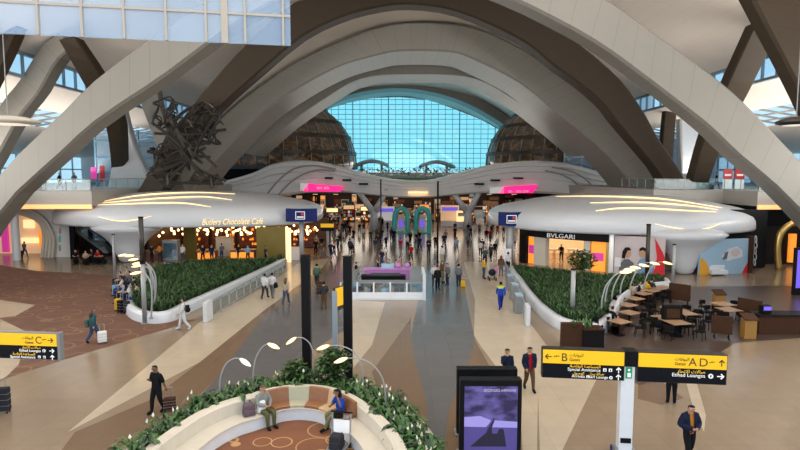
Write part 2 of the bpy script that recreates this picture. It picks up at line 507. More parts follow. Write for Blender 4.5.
inlay([(560,350),(590,322),(640,298),(675,287),(900,284),(900,335),(800,338),(735,343),(690,372),(640,385)], 4, .0015)
inlay([(-90,262),(0,265),(37,271),(112,275),(128,292),(140,312),(150,322),(200,319),(140,337),(60,361),(10,377),(-90,420)], 5, .002)
inlay([(-60,298),(0,300),(35,305),(15,316),(-60,325)], 1, .003)
inlay([(-90,318),(0,319),(27,332),(23,345),(19,364),(6,377),(-90,420)], 1, .003)
floor = struct(fm.build('floor', FMATS))

# upper storey slabs, with the warm strip light under their edges
def slab(x0, x1, y0, y1, z0=5.5, z1=6.9):
    m = MB(); m.bx(x0, x1, y0, y1, z0, z1)
    return m
for i, a in enumerate([(33.2, 66, 52, 66.2), (26, 66, 66.2, 112), (26, 33.2, 57.5, 66.2), (-66, -29, 52.7, 72), (-66, -26, 72, 112), (-26, 25, 89.5, 150)]):
    struct(slab(*a).build('floor_upper' + ['', '_east', '_north', '_west', '_far', '_mid'][i], M['slab']))

# ------------------------------------------------------------------ ceilings
def vault(x0, x1, f, y0, y1, ny=14, nx=30):
    rows = []
    for j in range(ny + 1):
        y = y0 + (y1 - y0) * j / ny
        rows.append([(x0 + (x1 - x0) * k / nx, y, f(x0 + (x1 - x0) * k / nx)) for k in range(nx + 1)])
    return rows
m = MB(); m.grid(vault(-33, 33, lambda x: 19 + 10 * (1 - (x / 33) ** 2), -8, 150))
struct(m.build('ceiling', M['ceil'], smooth=True))
for s, nm in ((1, 'right'), (-1, 'left')):
    side = lambda x: 17 - 5 * (abs(x) - 33) / 30
    m = MB()
    m.grid(vault(33 * s, 40.5 * s, side, -8, 150, 10, 3))
    m.grid(vault(47 * s, 64 * s, side, -8, 150, 10, 4))
    struct(m.build('ceiling_' + nm, M['ceil'], smooth=True))

def window(name, pane, bars, pmat, bmat):
    g = struct(pane.build(name, pmat)); b = bars.build('mullion', bmat, g)
    return g
wn = [0]
def wname():
    wn[0] += 1; return 'window_%d' % wn[0]

for s in (1, -1):
    # clerestory under the eave
    p = MB(); p.bx(33 * s - .03, 33 * s + .03, -8, 150, 17, 19)
    b = MB()
    for y in range(-8, 150, 2):
        b.bx(33 * s - .12, 33 * s + .12, y - .07, y + .07, 17, 19)
    b.bx(33 * s - .2, 33 * s + .2, -8, 150, 18.85, 19.15); b.bx(33 * s - .2, 33 * s + .2, -8, 150, 16.85, 17.1)
    window(wname(), p, b, M['glass_clear'], M['mullion'])
    # roof glazing along the aisle
    z0, z1 = 17 - 5 * 7.5 / 30, 17 - 5 * 14 / 30
    p = MB(); p.add([(40.5 * s, -8, z0), (47 * s, -8, z1), (47 * s, 150, z1), (40.5 * s, 150, z0)], [(0, 1, 2, 3)])
    b = MB()
    for y in range(-8, 150, 3):
        b.tube([(40.5 * s, y, z0), (47 * s, y, z1)], .12, 4)
    for t in (.33, .66):
        b.tube([(40.5 * s + 6.5 * s * t, -8, z0 + (z1 - z0) * t), (40.5 * s + 6.5 * s * t, 150, z0 + (z1 - z0) * t)], .1, 4)
    window(wname(), p, b, M['glass_clear'], M['mullion_w'])
    # side wall: solid below, glazed above
    m = MB(); m.bx(64 * s - .2, 64 * s + .2, -6, 156, 0, 7)
    struct(m.build('wall_right' if s > 0 else 'wall_left', M['white_matt']))
    p = MB(); p.bx(64 * s - .03, 64 * s + .03, -6, 150, 7, 12)
    b = MB()
    for y in range(-6, 150, 4): b.bx(64 * s - .12, 64 * s + .12, y - .08, y + .08, 7, 12)
    b.bx(64 * s - .1, 64 * s + .1, -6, 150, 9.4, 9.6)
    window(wname(), p, b, M['glass_clear'], M['mullion'])

# gable glazing at the far end
gY = 149.0
outl = [(318,172),(318,118),(330,108),(345,102),(370,98),(400,97),(430,100),(457,110),(480,119),(498,129),(520,142),(520,172)]
P3 = [dp(x, y, gY) for x, y in outl]
p = MB(); p.plate([(q.x, q.z) for q in P3], gY, gY + .06)
b = MB()
top = sorted([(q.x, q.z) for q in P3[1:-1]])
def ztop(x): return float(np.interp(x, [t[0] for t in top], [t[1] for t in top]))
x0, x1 = P3[0].x, P3[-1].x
k = 0; x = x0
while x < x1:
    w = .22 if k % 5 == 0 else .10
    b.bx(x - w / 2, x + w / 2, gY - .16, gY - .02, 9, ztop(x)); x += 1.87; k += 1
z = 9.0
while z < 29:
    xs = [xx for xx in np.linspace(x0, x1, 120) if ztop(xx) > z]
    if xs: b.bx(min(xs), max(xs), gY - .15, gY - .02, z - .06, z + .06)
    z += 1.27
window(wname(), p, b, M['glass_cyan'], M['mullion_d'])
# wall either side of and above the far glazing
m = MB()
m.bx(-66, x0, gY, gY + .4, 0, 30); m.bx(x1, 66, gY, gY + .4, 0, 30)
tp = [(t[0], t[1]) for t in top]
for (a, za), (c, zc) in zip(tp, tp[1:]):
    if c - a > .01:
        m.add([(a, gY, za), (c, gY, zc), (c, gY, 31), (a, gY, 31), (a, gY + .4, za), (c, gY + .4, zc), (c, gY + .4, 31), (a, gY + .4, 31)],
              [(0, 1, 2, 3), (7, 6, 5, 4), (0, 4, 5, 1)])
m.bx(x0, x1, gY, gY + .4, 0, 9)
struct(m.build('wall_back', M['white_matt']))

# ------------------------------------------------------------------ arches
def beam_obj(name, pairs, y0, dy, m, label, n=44, group=None):
    """boxed steel arch: outer and inner edge of its front face, set at y0 and dy deep"""
    ya, yb = y0 if isinstance(y0, tuple) else (y0, y0)
    at = lambda i: ya + (yb - ya) * i / (len(pairs) - 1)
    U = catmull([tuple(dp(*a, at(i))) for i, (a, b) in enumerate(pairs)], n)
    L = catmull([tuple(dp(*b, at(i))) for i, (a, b) in enumerate(pairs)], n)
    rows = []
    for i, (u, l) in enumerate(zip(U, L)):
        y0 = ya + (yb - ya) * i / (n - 1)
        c = .06 * (u - l)      # softened edges
        e = min(.22, dy * .15)
        q = lambda p, y: (p[0], y, p[2])
        rows.append([q(u - c, y0), q(l + c, y0), q(l, y0 + e), q(l, y0 + dy - e), q(l + c, y0 + dy), q(u - c, y0 + dy), q(u, y0 + dy - e), q(u, y0 + e)])
    mb = MB(); mb.grid(rows, closed=True)
    mb.f.append([0, 1, 2, 3, 4, 5, 6, 7]); mb.mi.append(0)
    e = (len(rows) - 1) * 8
    mb.f.append([e + i for i in range(8)][::-1]); mb.mi.append(0)
    o = mb.build(name, m)
    bm = bmesh.new(); bm.from_mesh(o.data); bmesh.ops.recalc_face_normals(bm, faces=bm.faces); bm.to_mesh(o.data); bm.free()
    return tag(o, label, 'arch', group)

A = [((-70,262),(-70,320)),((0,172),(0,212)),((57,116),(57,157)),((97,77),(97,121)),((160,31),(160,79)),((200,4),(200,49)),((250,-26),(250,14)),((310,-52),(310,-14)),((400,-70),(400,-36)),
     ((490,-55),(490,-10)),((560,-28),(550,17)),((612,2),(600,45)),((650,29),(643,76)),((682,52),(677,102)),((725,84),(710,128)),((755,112),(738,155)),((800,159),(782,192)),((850,212),(830,244)),((900,270),(880,300))]
beam_obj('arch', A, 40, 2.2, M['arch'], 'pale grey panelled arch nearest the viewer, spanning the whole hall')
Dr = [((455,-18),(450,9)),((510,0),(490,24)),((547,18),(528,44)),((575,40),(552,64)),((600,60),(580,84)),((625,84),(603,104)),((645,113),(617,122)),((660,140),(641,150)),((679,168),(660,174)),((700,206),(680,214))]
Dl = [((128,206),(150,210)),((146,176),(168,182)),((168,138),(192,142)),((196,100),(219,108)),((240,50),(258,73)),((285,8),(301,37)),((325,-14),(341,17)),((365,-25),(378,7))]
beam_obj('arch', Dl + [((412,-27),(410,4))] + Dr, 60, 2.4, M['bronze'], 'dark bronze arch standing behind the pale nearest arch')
Fr = [((457,24),(450,52)),((500,37),(475,60)),((550,66),(520,83)),((590,97),(556,112)),((622,132),(598,146)),((647,165),(626,176)),((668,200),(648,206))]
Fl = [((146,206),(186,206)),((165,180),(203,175)),((195,145),(235,140)),((227,112),(263,112)),((265,82),(300,87)),((305,57),(340,66)),((360,33),(378,55)),((400,23),(402,51))]
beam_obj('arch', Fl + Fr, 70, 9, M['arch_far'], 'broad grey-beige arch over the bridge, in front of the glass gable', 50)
Gl = [((236,152),(252,155)),((276,118),(287,125)),((318,88),(324,99)),((361,66),(363,78))]
Gr = [((475,66),(473,78)),((520,88),(514,99)),((560,118),(549,125)),((600,152),(585,155))]
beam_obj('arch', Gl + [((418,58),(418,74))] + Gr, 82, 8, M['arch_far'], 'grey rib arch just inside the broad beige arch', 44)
Hl = [((285,122),(296,128)),((310,102),(317,110)),((345,86),(348,95))]
Hr = [((450,86),(448,96)),((495,107),(491,116)),((532,134),(526,142))]
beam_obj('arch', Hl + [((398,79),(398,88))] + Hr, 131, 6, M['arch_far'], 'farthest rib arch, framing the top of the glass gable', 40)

# lining of the barrel vault between the arches
def lining(name, pA, yA, pB, yB, n=44):
    a = catmull([tuple(dp(x, y, yA)) for x, y in pA], n)
    b = catmull([tuple(dp(x, y, yB)) for x, y in pB], n)
    mid = [(p * .5 + q * .5) + Vector((0, 0, .25)) for p, q in zip(a, b)]
    m = MB(); m.grid([[tuple(p), tuple(c), tuple(q)] for p, c, q in zip(a, mid, b)])
    return struct(m.build(name, M['vault'], smooth=True))
allD = Dl + [((412,-27),(410,4))] + Dr
low = lambda L: [b for a, b in L]; upp = lambda L: [a for a, b in L]
lining('ceiling_vault', [(x, y - 4) for x, y in low(allD)], 61.5, [(x, y - 1) for x, y in [(158,190)] + upp(Fl)[1:] + upp(Fr)], 71)
lining('ceiling_vault_mid', low(Fl + Fr), 78.5, [(x, y) for x, y in upp(Gl + [((418,58),(418,74))] + Gr)], 83)
lining('ceiling_vault_far', low(Gl[1:] + [((418,58),(418,74))] + Gr[:-1]), 89.5, upp(Hl + [((398,79),(398,88))] + Hr), 131.5)
lining('ceiling_vault_end', low(Hl + [((398,79),(398,88))] + Hr), 136.5, [(300,125),(330,106),(345,101),(400,95.5),(457,109),(498,128),(525,146)], 149)

# slanting struts
def strut(pairs, y0, dy, m, label, n=14):
    return tag(beam_obj('strut', pairs, y0, dy, m, label, n), cat='strut')
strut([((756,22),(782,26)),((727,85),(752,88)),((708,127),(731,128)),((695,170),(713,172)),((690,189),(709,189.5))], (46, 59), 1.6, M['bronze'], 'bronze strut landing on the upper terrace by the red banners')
strut([((742,-22),(800,-22)),((764,20),(818,30)),((799,87),(838,92)),((838,170),(868,174))], 40, 1.6, M['bronze'], 'dark strut cutting across the top corner of the hall above the terrace')  # these dark struts carry their shade in the cladding colour
strut([((58,33),(72,46)),((40,46),(55,62)),((20,78),(38,92)),((0,103),(17,119)),((-30,150),(-8,165)),((-52,190),(-30,200))], 50, 1.8, M['arch'], 'pale strut, outer leg of the inverted V under the clerestory')
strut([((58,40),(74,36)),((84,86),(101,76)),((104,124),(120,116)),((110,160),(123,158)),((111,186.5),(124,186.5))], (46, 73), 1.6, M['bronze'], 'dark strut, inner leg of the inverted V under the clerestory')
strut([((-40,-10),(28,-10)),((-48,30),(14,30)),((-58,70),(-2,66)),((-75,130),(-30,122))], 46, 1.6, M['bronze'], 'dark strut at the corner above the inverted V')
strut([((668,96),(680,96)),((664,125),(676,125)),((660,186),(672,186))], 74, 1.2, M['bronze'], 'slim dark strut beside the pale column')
strut([((680,92),(706,92)),((681,140),(704,140)),((683,186),(700,186))], 78, 1.5, M['white'], 'pale tapering column behind the bronze strut')
strut([((136,92),(156,80)),((150,130),(164,120)),((176,196),(186,192))], 66, 1.4, M['arch'], 'pale strut behind the lattice screen')
strut([((118,116),(124,108)),((112,160),(136,150)),((106,196),(158,196))], 68, 1.2, M['white'], 'white wedge column on the upper terrace behind the glass front')

# twig lattice on the upper terrace
lat = MB(); lr = random.Random(3)
nodes = [dp(lr.uniform(152, 222), lr.uniform(98, 188), lr.uniform(57.6, 59.2)) for _ in range(60)]
for i, a in enumerate(nodes):
    near = sorted(nodes, key=lambda q: (q - a).length)[1:4]
    for q in near:
        mid = (a + q) / 2 + Vector((lr.uniform(-.8, .8), lr.uniform(-.3, .3), lr.uniform(-.8, .8)))
        lat.tube(catmull([a, mid, q], 6), [.16, .10, .07, .07, .10, .16], 6)
for k in range(14):
    a = dp(lr.uniform(150, 172), lr.uniform(105, 186), 58.4); q = dp(lr.uniform(200, 226), lr.uniform(100, 188), 58.4)
    lat.tube(catmull([a, (a + q) / 2 + Vector((0, 0, lr.uniform(-2, 2))), q], 8), .16, 6)
tag(lat.build('lattice_screen', M['darkmetal']), 'dark twig-like lattice screen rising beside the smoked glass dome', 'screen')

# made-up hung pane and bars, standing in for a reflection of windows
sA, sB = dp(-60, 0, 22.9), dp(290, 0, 25.5)          # foot of the stand-in pane runs slightly away from the viewer
sdir = Vector((sB.x - sA.x, sB.y - sA.y, 0)); slen = sdir.length; syaw = math.atan2(sdir.y, sdir.x)
szb, szt = dp(290, 46, 25.5).z, 23.6
p = MB(); mid = (sA + sB) / 2; p.box((mid.x, mid.y, (szb + szt) / 2), (slen, .05, szt - szb), syaw)
b = MB()
def sat(px):                                            # where the sight line meets the stand-in pane
    d = ray(px, 20); n = Vector((-math.sin(syaw), math.cos(syaw), 0)); t = n.dot(sA) / n.dot(d); return Vector((d.x * t, d.y * t, 0))
for px in (-8, 38, 82, 124, 166, 206, 224.5, 245, 283):
    c = sat(px); wd = .28 if px == 224.5 else .09
    b.box((c.x, c.y, (szb + szt) / 2), (wd, .2, szt - szb), syaw)
for py in (8, -30):
    zz = dp(150, py, 24.2).z
    b.box((mid.x, mid.y, zz), (slen, .16, .1), syaw)
window(wname(), p, b, M['screenglass'], M['mullion_w'])  # added pane standing in for a reflection of windows

# ------------------------------------------------------------------ domes
def dome(px, y, rad_px, pz_base, pz_top, label):
    base = dp(px, pz_base, y); top = dp(px, pz_top, y)
    Rr = rad_px * y / FPX; Ht = top.z - base.z
    root = empty('dome', (base.x, y, 6.9), label, 'dome')
    z0 = base.z - 6.9
    rr = lambda t: Rr * max(.0, 1 - t ** 2.15) ** .56
    shell = MB(); shell.lathe((0, 0, z0), [(max(.15, rr(i / 24)), Ht * i / 24) for i in range(25)], 48)
    shell.build('glazing', M['dome'], root, smooth=True)
    for t in (.0, .20, .42, .62, .8):
        q = MB(); r0 = rr(t) + .05
        q.lathe((0, 0, z0 + Ht * t), [(r0 - .3, -.32), (r0 + .25, -.32), (r0 + .2, .32), (r0 - .3, .32)], 48)
        q.build('band', M['darkmetal'], root, smooth=False)
    v = MB()
    for k in range(36):
        a = 2 * math.pi * k / 36
        v.tube([((rr(i / 14) + .05) * math.cos(a), (rr(i / 14) + .05) * math.sin(a), z0 + Ht * i / 14) for i in range(14)], .07, 4)
    v.build('glazing_bar', M['greymetal'], root)
    dr = MB(); dr.cyl((0, 0, 0), Rr * .96, z0, 40); dr.build('drum', M['blackmatt'], root)
    cp = MB(); cp.lathe((0, 0, z0 + Ht - .5), [(2.4, -.2), (2.0, .3), (.9, .75), (.1, .9)], 24); cp.build('cap', M['greymetal'], root, smooth=True)
    return root
dome(286, 112, 70, 168, 97, 'smoked glass dome glowing amber beside the twig lattice screen')
dome(550, 112, 63, 167, 103, 'smoked glass dome with few lit panes beside the far end of the broad arch')

# ------------------------------------------------------------------ the wavy bridge
T = [(150,196),(185,190),(222,181),(250,173),(270,164),(290,160.5),(315,161),(340,167),(370,175),(400,180),(430,180.5),(455,175),(490,165.5),(520,161),(550,161),(575,164),(600,171),(640,181),(665,186),(690,192)]
B = [(150,203),(185,201),(222,199),(250,197.5),(270,196.5),(290,195),(315,192),(340,192),(370,195),(400,197.5),(430,197.5),(455,195),(490,193),(520,193),(550,194),(575,196),(600,198),(640,200),(665,201),(690,203)]
N = 90
def mixrow(f, y): return catmull([tuple(dp(a[0], a[1] * (1 - f) + b[1] * f, 86) + Vector((0, y - 86, 0))) for a, b in zip(T, B)], N)
br = empty('footbridge', (0, 88, 0), 'white wavy footbridge canopy across the far concourse, under the domes', 'bridge')
rows = [mixrow(0, 95), mixrow(0, 87.2), mixrow(.05, 86.5), mixrow(.16, 86.3), mixrow(.18, 86.9), mixrow(.34, 86.5), mixrow(.36, 87.1), mixrow(.56, 86.6), mixrow(.58, 86.9), mixrow(.93, 86.0), mixrow(1, 86.4), mixrow(1, 95)]
mb = MB(); mb.grid([[tuple(r[i]) for r in rows] for i in range(N)])
mb.build('canopy', M['bridge'], br, world=True, smooth=False)
for pts in ([(277,196.5),(283,190),(292,181),(304,174),(318,170),(335,171)], [(590,197),(582,189),(572,180),(560,174),(545,170.5)], [(266,196.5),(272,188),(282,177),(296,168),(316,165.5),(336,169)], [(602,198),(594,188),(584,178),(570,171),(552,167)]):
    g = MB(); g.tube(catmull([tuple(dp(a, b, 86.0)) for a, b in pts], 20), [.13] * 20, 6)
    g.build('rib', M['slab'], br, world=True)
for (a, b, y) in [(325,332.5,178),(342.5,351,180),(359,368,184),(475,484,184),(491,500,180.3),(514,523,178.2)]:
    q0, q1 = dp(a, y - .9, 86), dp(b, y + .9, 86)
    g = MB(); g.bx(q0.x, q1.x, 85.7, 87, q1.z, q0.z); g.build('vent', M['black'], br, world=True)
gl = MB()
q0 = dp(408, 191.6, 85.8); q1 = dp(428, 193, 85.8)
gl.bx(q0.x, q1.x, 85.75, 86.6, q1.z, q0.z); gl.build('downlight', M['led'], br, world=True)

def vcol(px):
    b0 = dp(px, 211, 87); l = dp(px - 17, 192, 87); r = dp(px + 13, 192, 87)
    o = empty('forked_column', (b0.x, 87, 0), 'pale forked column under the bridge, ' + ('second from the stroller couple' if px < 400 else 'beside the slim dark mast'), 'column')
    m = MB(); m.tube([(b0.x, 87, 0), (b0.x, 87, b0.z - 1.2), (b0.x, 87, b0.z)], [.8, .62, .6], 12); m.build('shaft', M['white'], o, world=True, smooth=True)
    for q in (l, r):
        m = MB(); m.tube([(b0.x, 87, b0.z - .4), ((b0.x + q.x) / 2, 87, (b0.z + q.z) / 2), (q.x, 87, q.z + .5)], [.55, .45, .4], 10); m.build('arm', M['white'], o, world=True, smooth=True)
    return o
o = vcol(374); o['label'] = 'pale forked column under the bridge by the pink sale screen with the slanted tail'
vcol(468)

def sale_screen(x0, x1, yt0, yt1, yb0, yb1, tail_left, label):
    """glowing pink band sign on the bridge, white at its tail"""
    Y = 85.4
    o = empty('sale_sign', tuple(dp((x0 + x1) / 2, (yt0 + yb0) / 2, Y)), label, 'screen')
    f = lambda x, a, b: a + (b - a) * (x - x0) / (x1 - x0)
    def seg(xa, xb, m, nm, cut=0):
        pl = [dp(xa, f(xa, yt0, yt1), Y), dp(xb, f(xb, yt0, yt1), Y), dp(xb - cut, f(xb, yb0, yb1), Y), dp(xa - (cut if nm == 'screen' else 0), f(xa, yb0, yb1), Y)]
        b = MB(); b.plate([(q.x, q.z) for q in pl], Y, Y + .25); b.build(nm, m, o, world=True)
    t = 8 if tail_left else 14
    seg(x0, x0 + t, M['signwhite'], 'tail'); 
    seg(x0 + t, x1, M['pink'], 'screen', 5)
    q = dp((x0 + x1) / 2 - 6, (yt0 + yb0) / 2 + 2.2, Y - .03)
    lt = text('50 – 70% OFF' if not tail_left else '50% 30%', .55, M['signwhite'], (0, 0, 0), o)
    lt.location = q - o.location
    return o
sale_screen(300, 344.5, 183, 186.5, 191, 192, True, 'glowing pink sale screen on the bridge beside the smoked amber dome')
sale_screen(490, 538, 187.5, 184.5, 193.5, 193, False, 'glowing pink sale screen on the bridge above the round navy column sign')

# things standing on the upper level behind the bridge
def kiosk_roof(px0, px1, pyt, pyb, y, label):
    a, b = dp(px0, pyb, y), dp(px1, pyb, y); t = dp(px0, pyt, y).z
    o = empty('canopy_pavilion', ((a.x + b.x) / 2, y + 3, 6.9), label, 'pavilion')
    m = MB(); w = b.x - a.x
    rows = []
    for i in range(13):
        u = i / 12 * 2 - 1
        rows.append([(u * w / 2, v * 3, (t - 6.9) - 1.2 * abs(u) ** 1.6 - .5 * v * v) for v in (-1, -.5, 0, .5, 1)])
    m.grid(rows); r = m.build('roof', M['white'], o, smooth=True)
    sd = r.modifiers.new('solid', 'SOLIDIFY'); sd.thickness = .35
    for sx in (-.3, .3):
        m = MB(); m.cyl((sx * w, 0, 0), .3, t - 6.9 - .4, 10); m.build('post', M['white'], o)
    return o
kiosk_roof(354, 388, 160, 168, 128, 'white winged pavilion roof behind the bridge by the amber dome')
kiosk_roof(420, 455, 161, 170, 128, 'white winged pavilion roof behind the bridge near the middle of the gable')
hd = MB(); hr = random.Random(11)
for k in range(900):
    px = hr.uniform(356, 486)
    c = dp(px, hr.uniform(169.5, 176), 104) + Vector((0, hr.uniform(-1, 1), 0))
    a = hr.uniform(0, 6.28); s = hr.uniform(.25, .6)
    d = Vector((math.cos(a), math.sin(a), hr.uniform(-.2, .9))) * s; e = Vector((-math.sin(a), math.cos(a), .2)) * s * .4
    hd.add([c, c + d * .5 + e, c + d, c + d * .5 - e], [(0, 1, 2, 3)])
for k in range(14):
    c = dp(358 + k * 9.6, 170, 104); hd.tube([(c.x, 104, 6.9), (c.x, 104, c.z - .4)], .05, 5)
hd.bx(dp(352, 170, 104).x, dp(488, 170, 104).x, 103.2, 104.8, 6.9, 7.9)
tag(hd.build('hedge', M['leaf_dark'], fix=False), 'row of dark greenery along the upper level behind the bridge', 'hedge', kind='stuff')
# ------------------------------------------------------------------ terraces: edges, balustrades, strip lights
def balustrade(pts, z, label):
    o = empty('glass_balustrade', (pts[0][0], pts[0][1], z), label, 'balustrade')
    for (xa, ya), (xb, yb) in zip(pts, pts[1:]):
        a = Vector((xa, ya, z)); b = Vector((xb, yb, z)); d = (b - a); n = max(1, round(d.length / 2.4))
        ang = math.atan2(d.y, d.x)
        m = MB(); mid = (a + b) / 2; m.box((mid.x, mid.y, z + .55), (d.length, .03, 1.0), ang); m.build('glass_panel', M['glass'], o, world=True)
        m = MB(); m.tube([a + Vector((0, 0, 1.1)), b + Vector((0, 0, 1.1))], .045, 6); m.build('handrail', M['steel'], o, world=True)
        for k in range(n + 1):
            p = a + d * k / n
            m = MB(); m.cyl(p, .035, 1.1, 6); m.build('post', M['steel'], o, world=True)
    return o
balustrade([(64, 52.1), (33.3, 52.1), (33.3, 57.6), (26.1, 57.6), (26.1, 66)], 6.9, 'glass balustrade along the terrace with the red banners')
balustrade([(-64, 52.8), (-29.1, 52.8), (-29.1, 72.1), (-26.1, 72.1)], 6.9, 'glass balustrade along the terrace by the lattice screen')
for i, (x0, x1, y) in enumerate(((33.2, 64, 51.93), (-64, -29, 52.63))):
    m = MB(); m.bx(x0, x1, y - .08, y + .1, 5.22, 5.62)
    tag(m.build('strip_light', M['led_orange']), 'warm strip light under the terrace edge ' + ('over the gold ring doorway' if i == 0 else 'over the ribbed white doorway'), 'light')

# glazed front on the upper terrace, behind the balustrade (reflections put into its pale colour)
def curtain(x0, x1, y, z0, z1, dx, pm, bm_, rows=(.33, .66)):
    p = MB(); p.bx(x0, x1, y, y + .05, z0, z1)
    b = MB(); n = round((x1 - x0) / dx)
    for k in range(n + 1):
        x = x0 + (x1 - x0) * k / n; b.bx(x - .11, x + .11, y - .1, y + .12, z0, z1)
    for f in rows:
        zz = z0 + (z1 - z0) * f; b.bx(x0, x1, y - .08, y + .1, zz - .1, zz + .1)
    return window(wname(), p, b, pm, bm_)
curtain(dp(55,0,66).x, dp(152,0,66).x, 73, 6.9, 14.2, 2.6, M['haze'], M['mullion_d'], (.25, .5, .8))  # added front standing in for bluish glass reflections
curtain(28, 63, 96, 6.9, 14.5, 3.0, M['haze'], M['mullion'], (.3, .6))
# back of the side aisles
for s, nm in ((1, 'wall_east'), (-1, 'wall_west')):
    m = MB(); m.bx(min(25.5 * s, 64 * s), max(25.5 * s, 64 * s), 113, 113.5, 6.9, 17)
    struct(m.build(nm, M['white_matt']))
    m = MB(); xi = 33.5 if s > 0 else 38
    m.bx(min(xi * s, 64 * s), max(xi * s, 64 * s), 60, 60.3, 0, 5.5)
    struct(m.build(nm + '_lower', M['darkwall'] if s > 0 else M['white_matt']))
    m = MB(); m.bx(min(25 * s, 64 * s), max(25 * s, 64 * s), 82, 82.3, 0, 5.5)
    struct(m.build(nm + '_inner', M['darkwall'] if s > 0 else M['white_matt']))

# ring doorway: gold hoop in the dark wall
def pxz(x, y, Y): q = dp(x, y, Y); return (q.x, q.z)
o = empty('doorway_hoop', tuple(gp(788, 270)), 'gold hoop framing a lit shop doorway in the dark wall', 'doorway')
Y = gp(788, 270).y
pts = [(779,270),(777.5,255),(778,243),(781,233),(787,226.5),(795,222.5),(806,221),(818,223),(826,230),(830,242),(831,256),(830,270)]
m = MB(); m.tube(catmull([tuple(dp(a, b, Y)) for a, b in pts], 40), .28, 8); m.build('hoop', M['gold'], o, world=True, smooth=True)
m = MB(); a, b = dp(781, 268, Y), dp(829, 230, Y); m.bx(a.x, b.x, Y + 3.4, Y + 3.6, 0, b.z); m.build('shop_wall', M['darkwall'], o, world=True)
for k in range(3):
    m = MB(); a, b = dp(789 + k * 13, 262, Y + 2.4), dp(797 + k * 13, 234, Y + 2.4); m.bx(a.x, b.x, Y + 2.4, Y + 2.7, .3, b.z); m.build('lit_panel', M['orange'], o, world=True)
m = MB(); a = dp(772, 270, Y); m.bx(a.x - 6.5, a.x, Y + 1, Y + 1.3, 0, 5.3); struct(m.build('wall_doorway', M['darkwall']))

# ribbed white doorway on the other side
Y = 57.0
o = empty('ribbed_doorway', tuple(dp(30, 258, Y)), 'white doorway of nested curved ribs with a warm shop inside', 'doorway')
for k in range(4):
    e = k * 4.2
    pts = [(-60, 214 - e * .9), (-20, 212 - e * .9), (5, 212.5 - e * .8), (25, 215 - e * .55), (40 + e * .3, 223 - e * .3), (44 + e * .7, 236), (43 + e * .8, 250), (42 + e * .8, 258.5)]
    m = MB(); m.tube(catmull([tuple(dp(a, b, Y - k * .12)) for a, b in pts], 40), .17, 6); m.build('rib', M['cream'], o, world=True, smooth=True)
m = MB()
W = lambda a, b: pxz(a, b, Y)
m.plate([W(44, 258.5), W(45, 236), W(40, 222), W(25, 213.5), W(5, 211), (W(-60, 211)), W(-60, 196), W(112, 196), W(112, 226), W(104, 227), W(72, 226), W(72, 258.5)], Y, Y + .2)
m.build('surround', M['white_matt'], o, world=True)
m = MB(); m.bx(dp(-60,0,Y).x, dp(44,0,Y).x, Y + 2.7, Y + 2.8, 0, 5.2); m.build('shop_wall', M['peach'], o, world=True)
for k, (a, b, c, d, mm) in enumerate([(3,7,224,252,'magenta'),(24,33,220,228,'led'),(40,46,230,246,'orange'),(22,38,238,243,'led')]):
    q0, q1 = dp(a, d, Y + 2.4), dp(b, c, Y + 2.4)
    m = MB(); m.bx(q0.x, q1.x, Y + 2.3, Y + 2.6, q0.z, q1.z); m.build('display', M[mm], o, world=True)
m = MB(); m.cyl(gp(17, 260), .35, 5.2, 12); m.build('column', M['white'], o, world=True)

# gilded name over the wall beside it, thin dark banner mast
o = empty('banner_mast', tuple(gp(60, 258.6)), 'slim dark patterned mast beside the ribbed white doorway', 'mast')
m = MB(); m.bx(dp(57.5,0,56).x, dp(62,0,56).x, 55.9, 56.2, 0, dp(0,206,56).z); m.build('panel', M['black'], o, world=True)
for k in range(5):
    q = dp(59.7, 212 + k * 9, 55.85); m = MB(); m.ball((q.x, 55.88, q.z), (.14, .04, .38), 8, 6); m.build('emblem', M['teal' if k % 2 else 'steel'], o, world=True, smooth=True)
q = dp(63.5, 220.5, 56.9)
ltr = empty('wall_lettering', tuple(q), 'small gilded lettering on the white wall beside the dark mast', 'sign')
for k in range(6):
    m = MB(); m.lathe((k * .24, 0, .18), [(.12, -.03), (.14, 0), (.12, .03)], 10); r = m.build('letter', M['gold'], ltr); r.rotation_euler = (math.pi / 2, 0, 0); r.location = (k * .0, 0, .0)

# escalator in the dark opening beside it
o = empty('escalator', tuple(gp(90, 258)), 'escalator with glass sides rising in the dark recess behind the white pavilion leg', 'escalator')
m = MB(); a = dp(66,0,59.6); b = dp(140,0,59.6); m.bx(a.x, b.x, 59.6, 59.8, 0, 5.3); m.build('recess_wall', M['darkwall'], o, world=True)
p0, p1 = dp(106, 251, 57.8), dp(76, 229, 57.8)
for dy in (0, 1.4):
    m = MB(); m.add([(p0.x, 57.7 + dy, p0.z), (p1.x, 57.7 + dy, p1.z), (p1.x, 57.7 + dy, p1.z + 1), (p0.x, 57.7 + dy, p0.z + 1), (p0.x, 57.76 + dy, p0.z), (p1.x, 57.76 + dy, p1.z), (p1.x, 57.76 + dy, p1.z + 1), (p0.x, 57.76 + dy, p0.z + 1)], [(0,1,2,3),(7,6,5,4),(0,4,5,1),(2,6,7,3)])
    m.build('glass_side', M['glass_clear'], o, world=True)
    m = MB(); m.tube([(p0.x, 57.73 + dy, p0.z + 1.02), (p1.x, 57.73 + dy, p1.z + 1.02)], .07, 6); m.build('handrail', M['mullion_d'], o, world=True)
m = MB(); n = 16
for k in range(n):
    f = k / n; m.box((p0.x + (p1.x - p0.x) * f, 58.4, p0.z + (p1.z - p0.z) * f - .1), (.42, 1.3, .25))
m.build('steps', M['greymetal'], o, world=True)

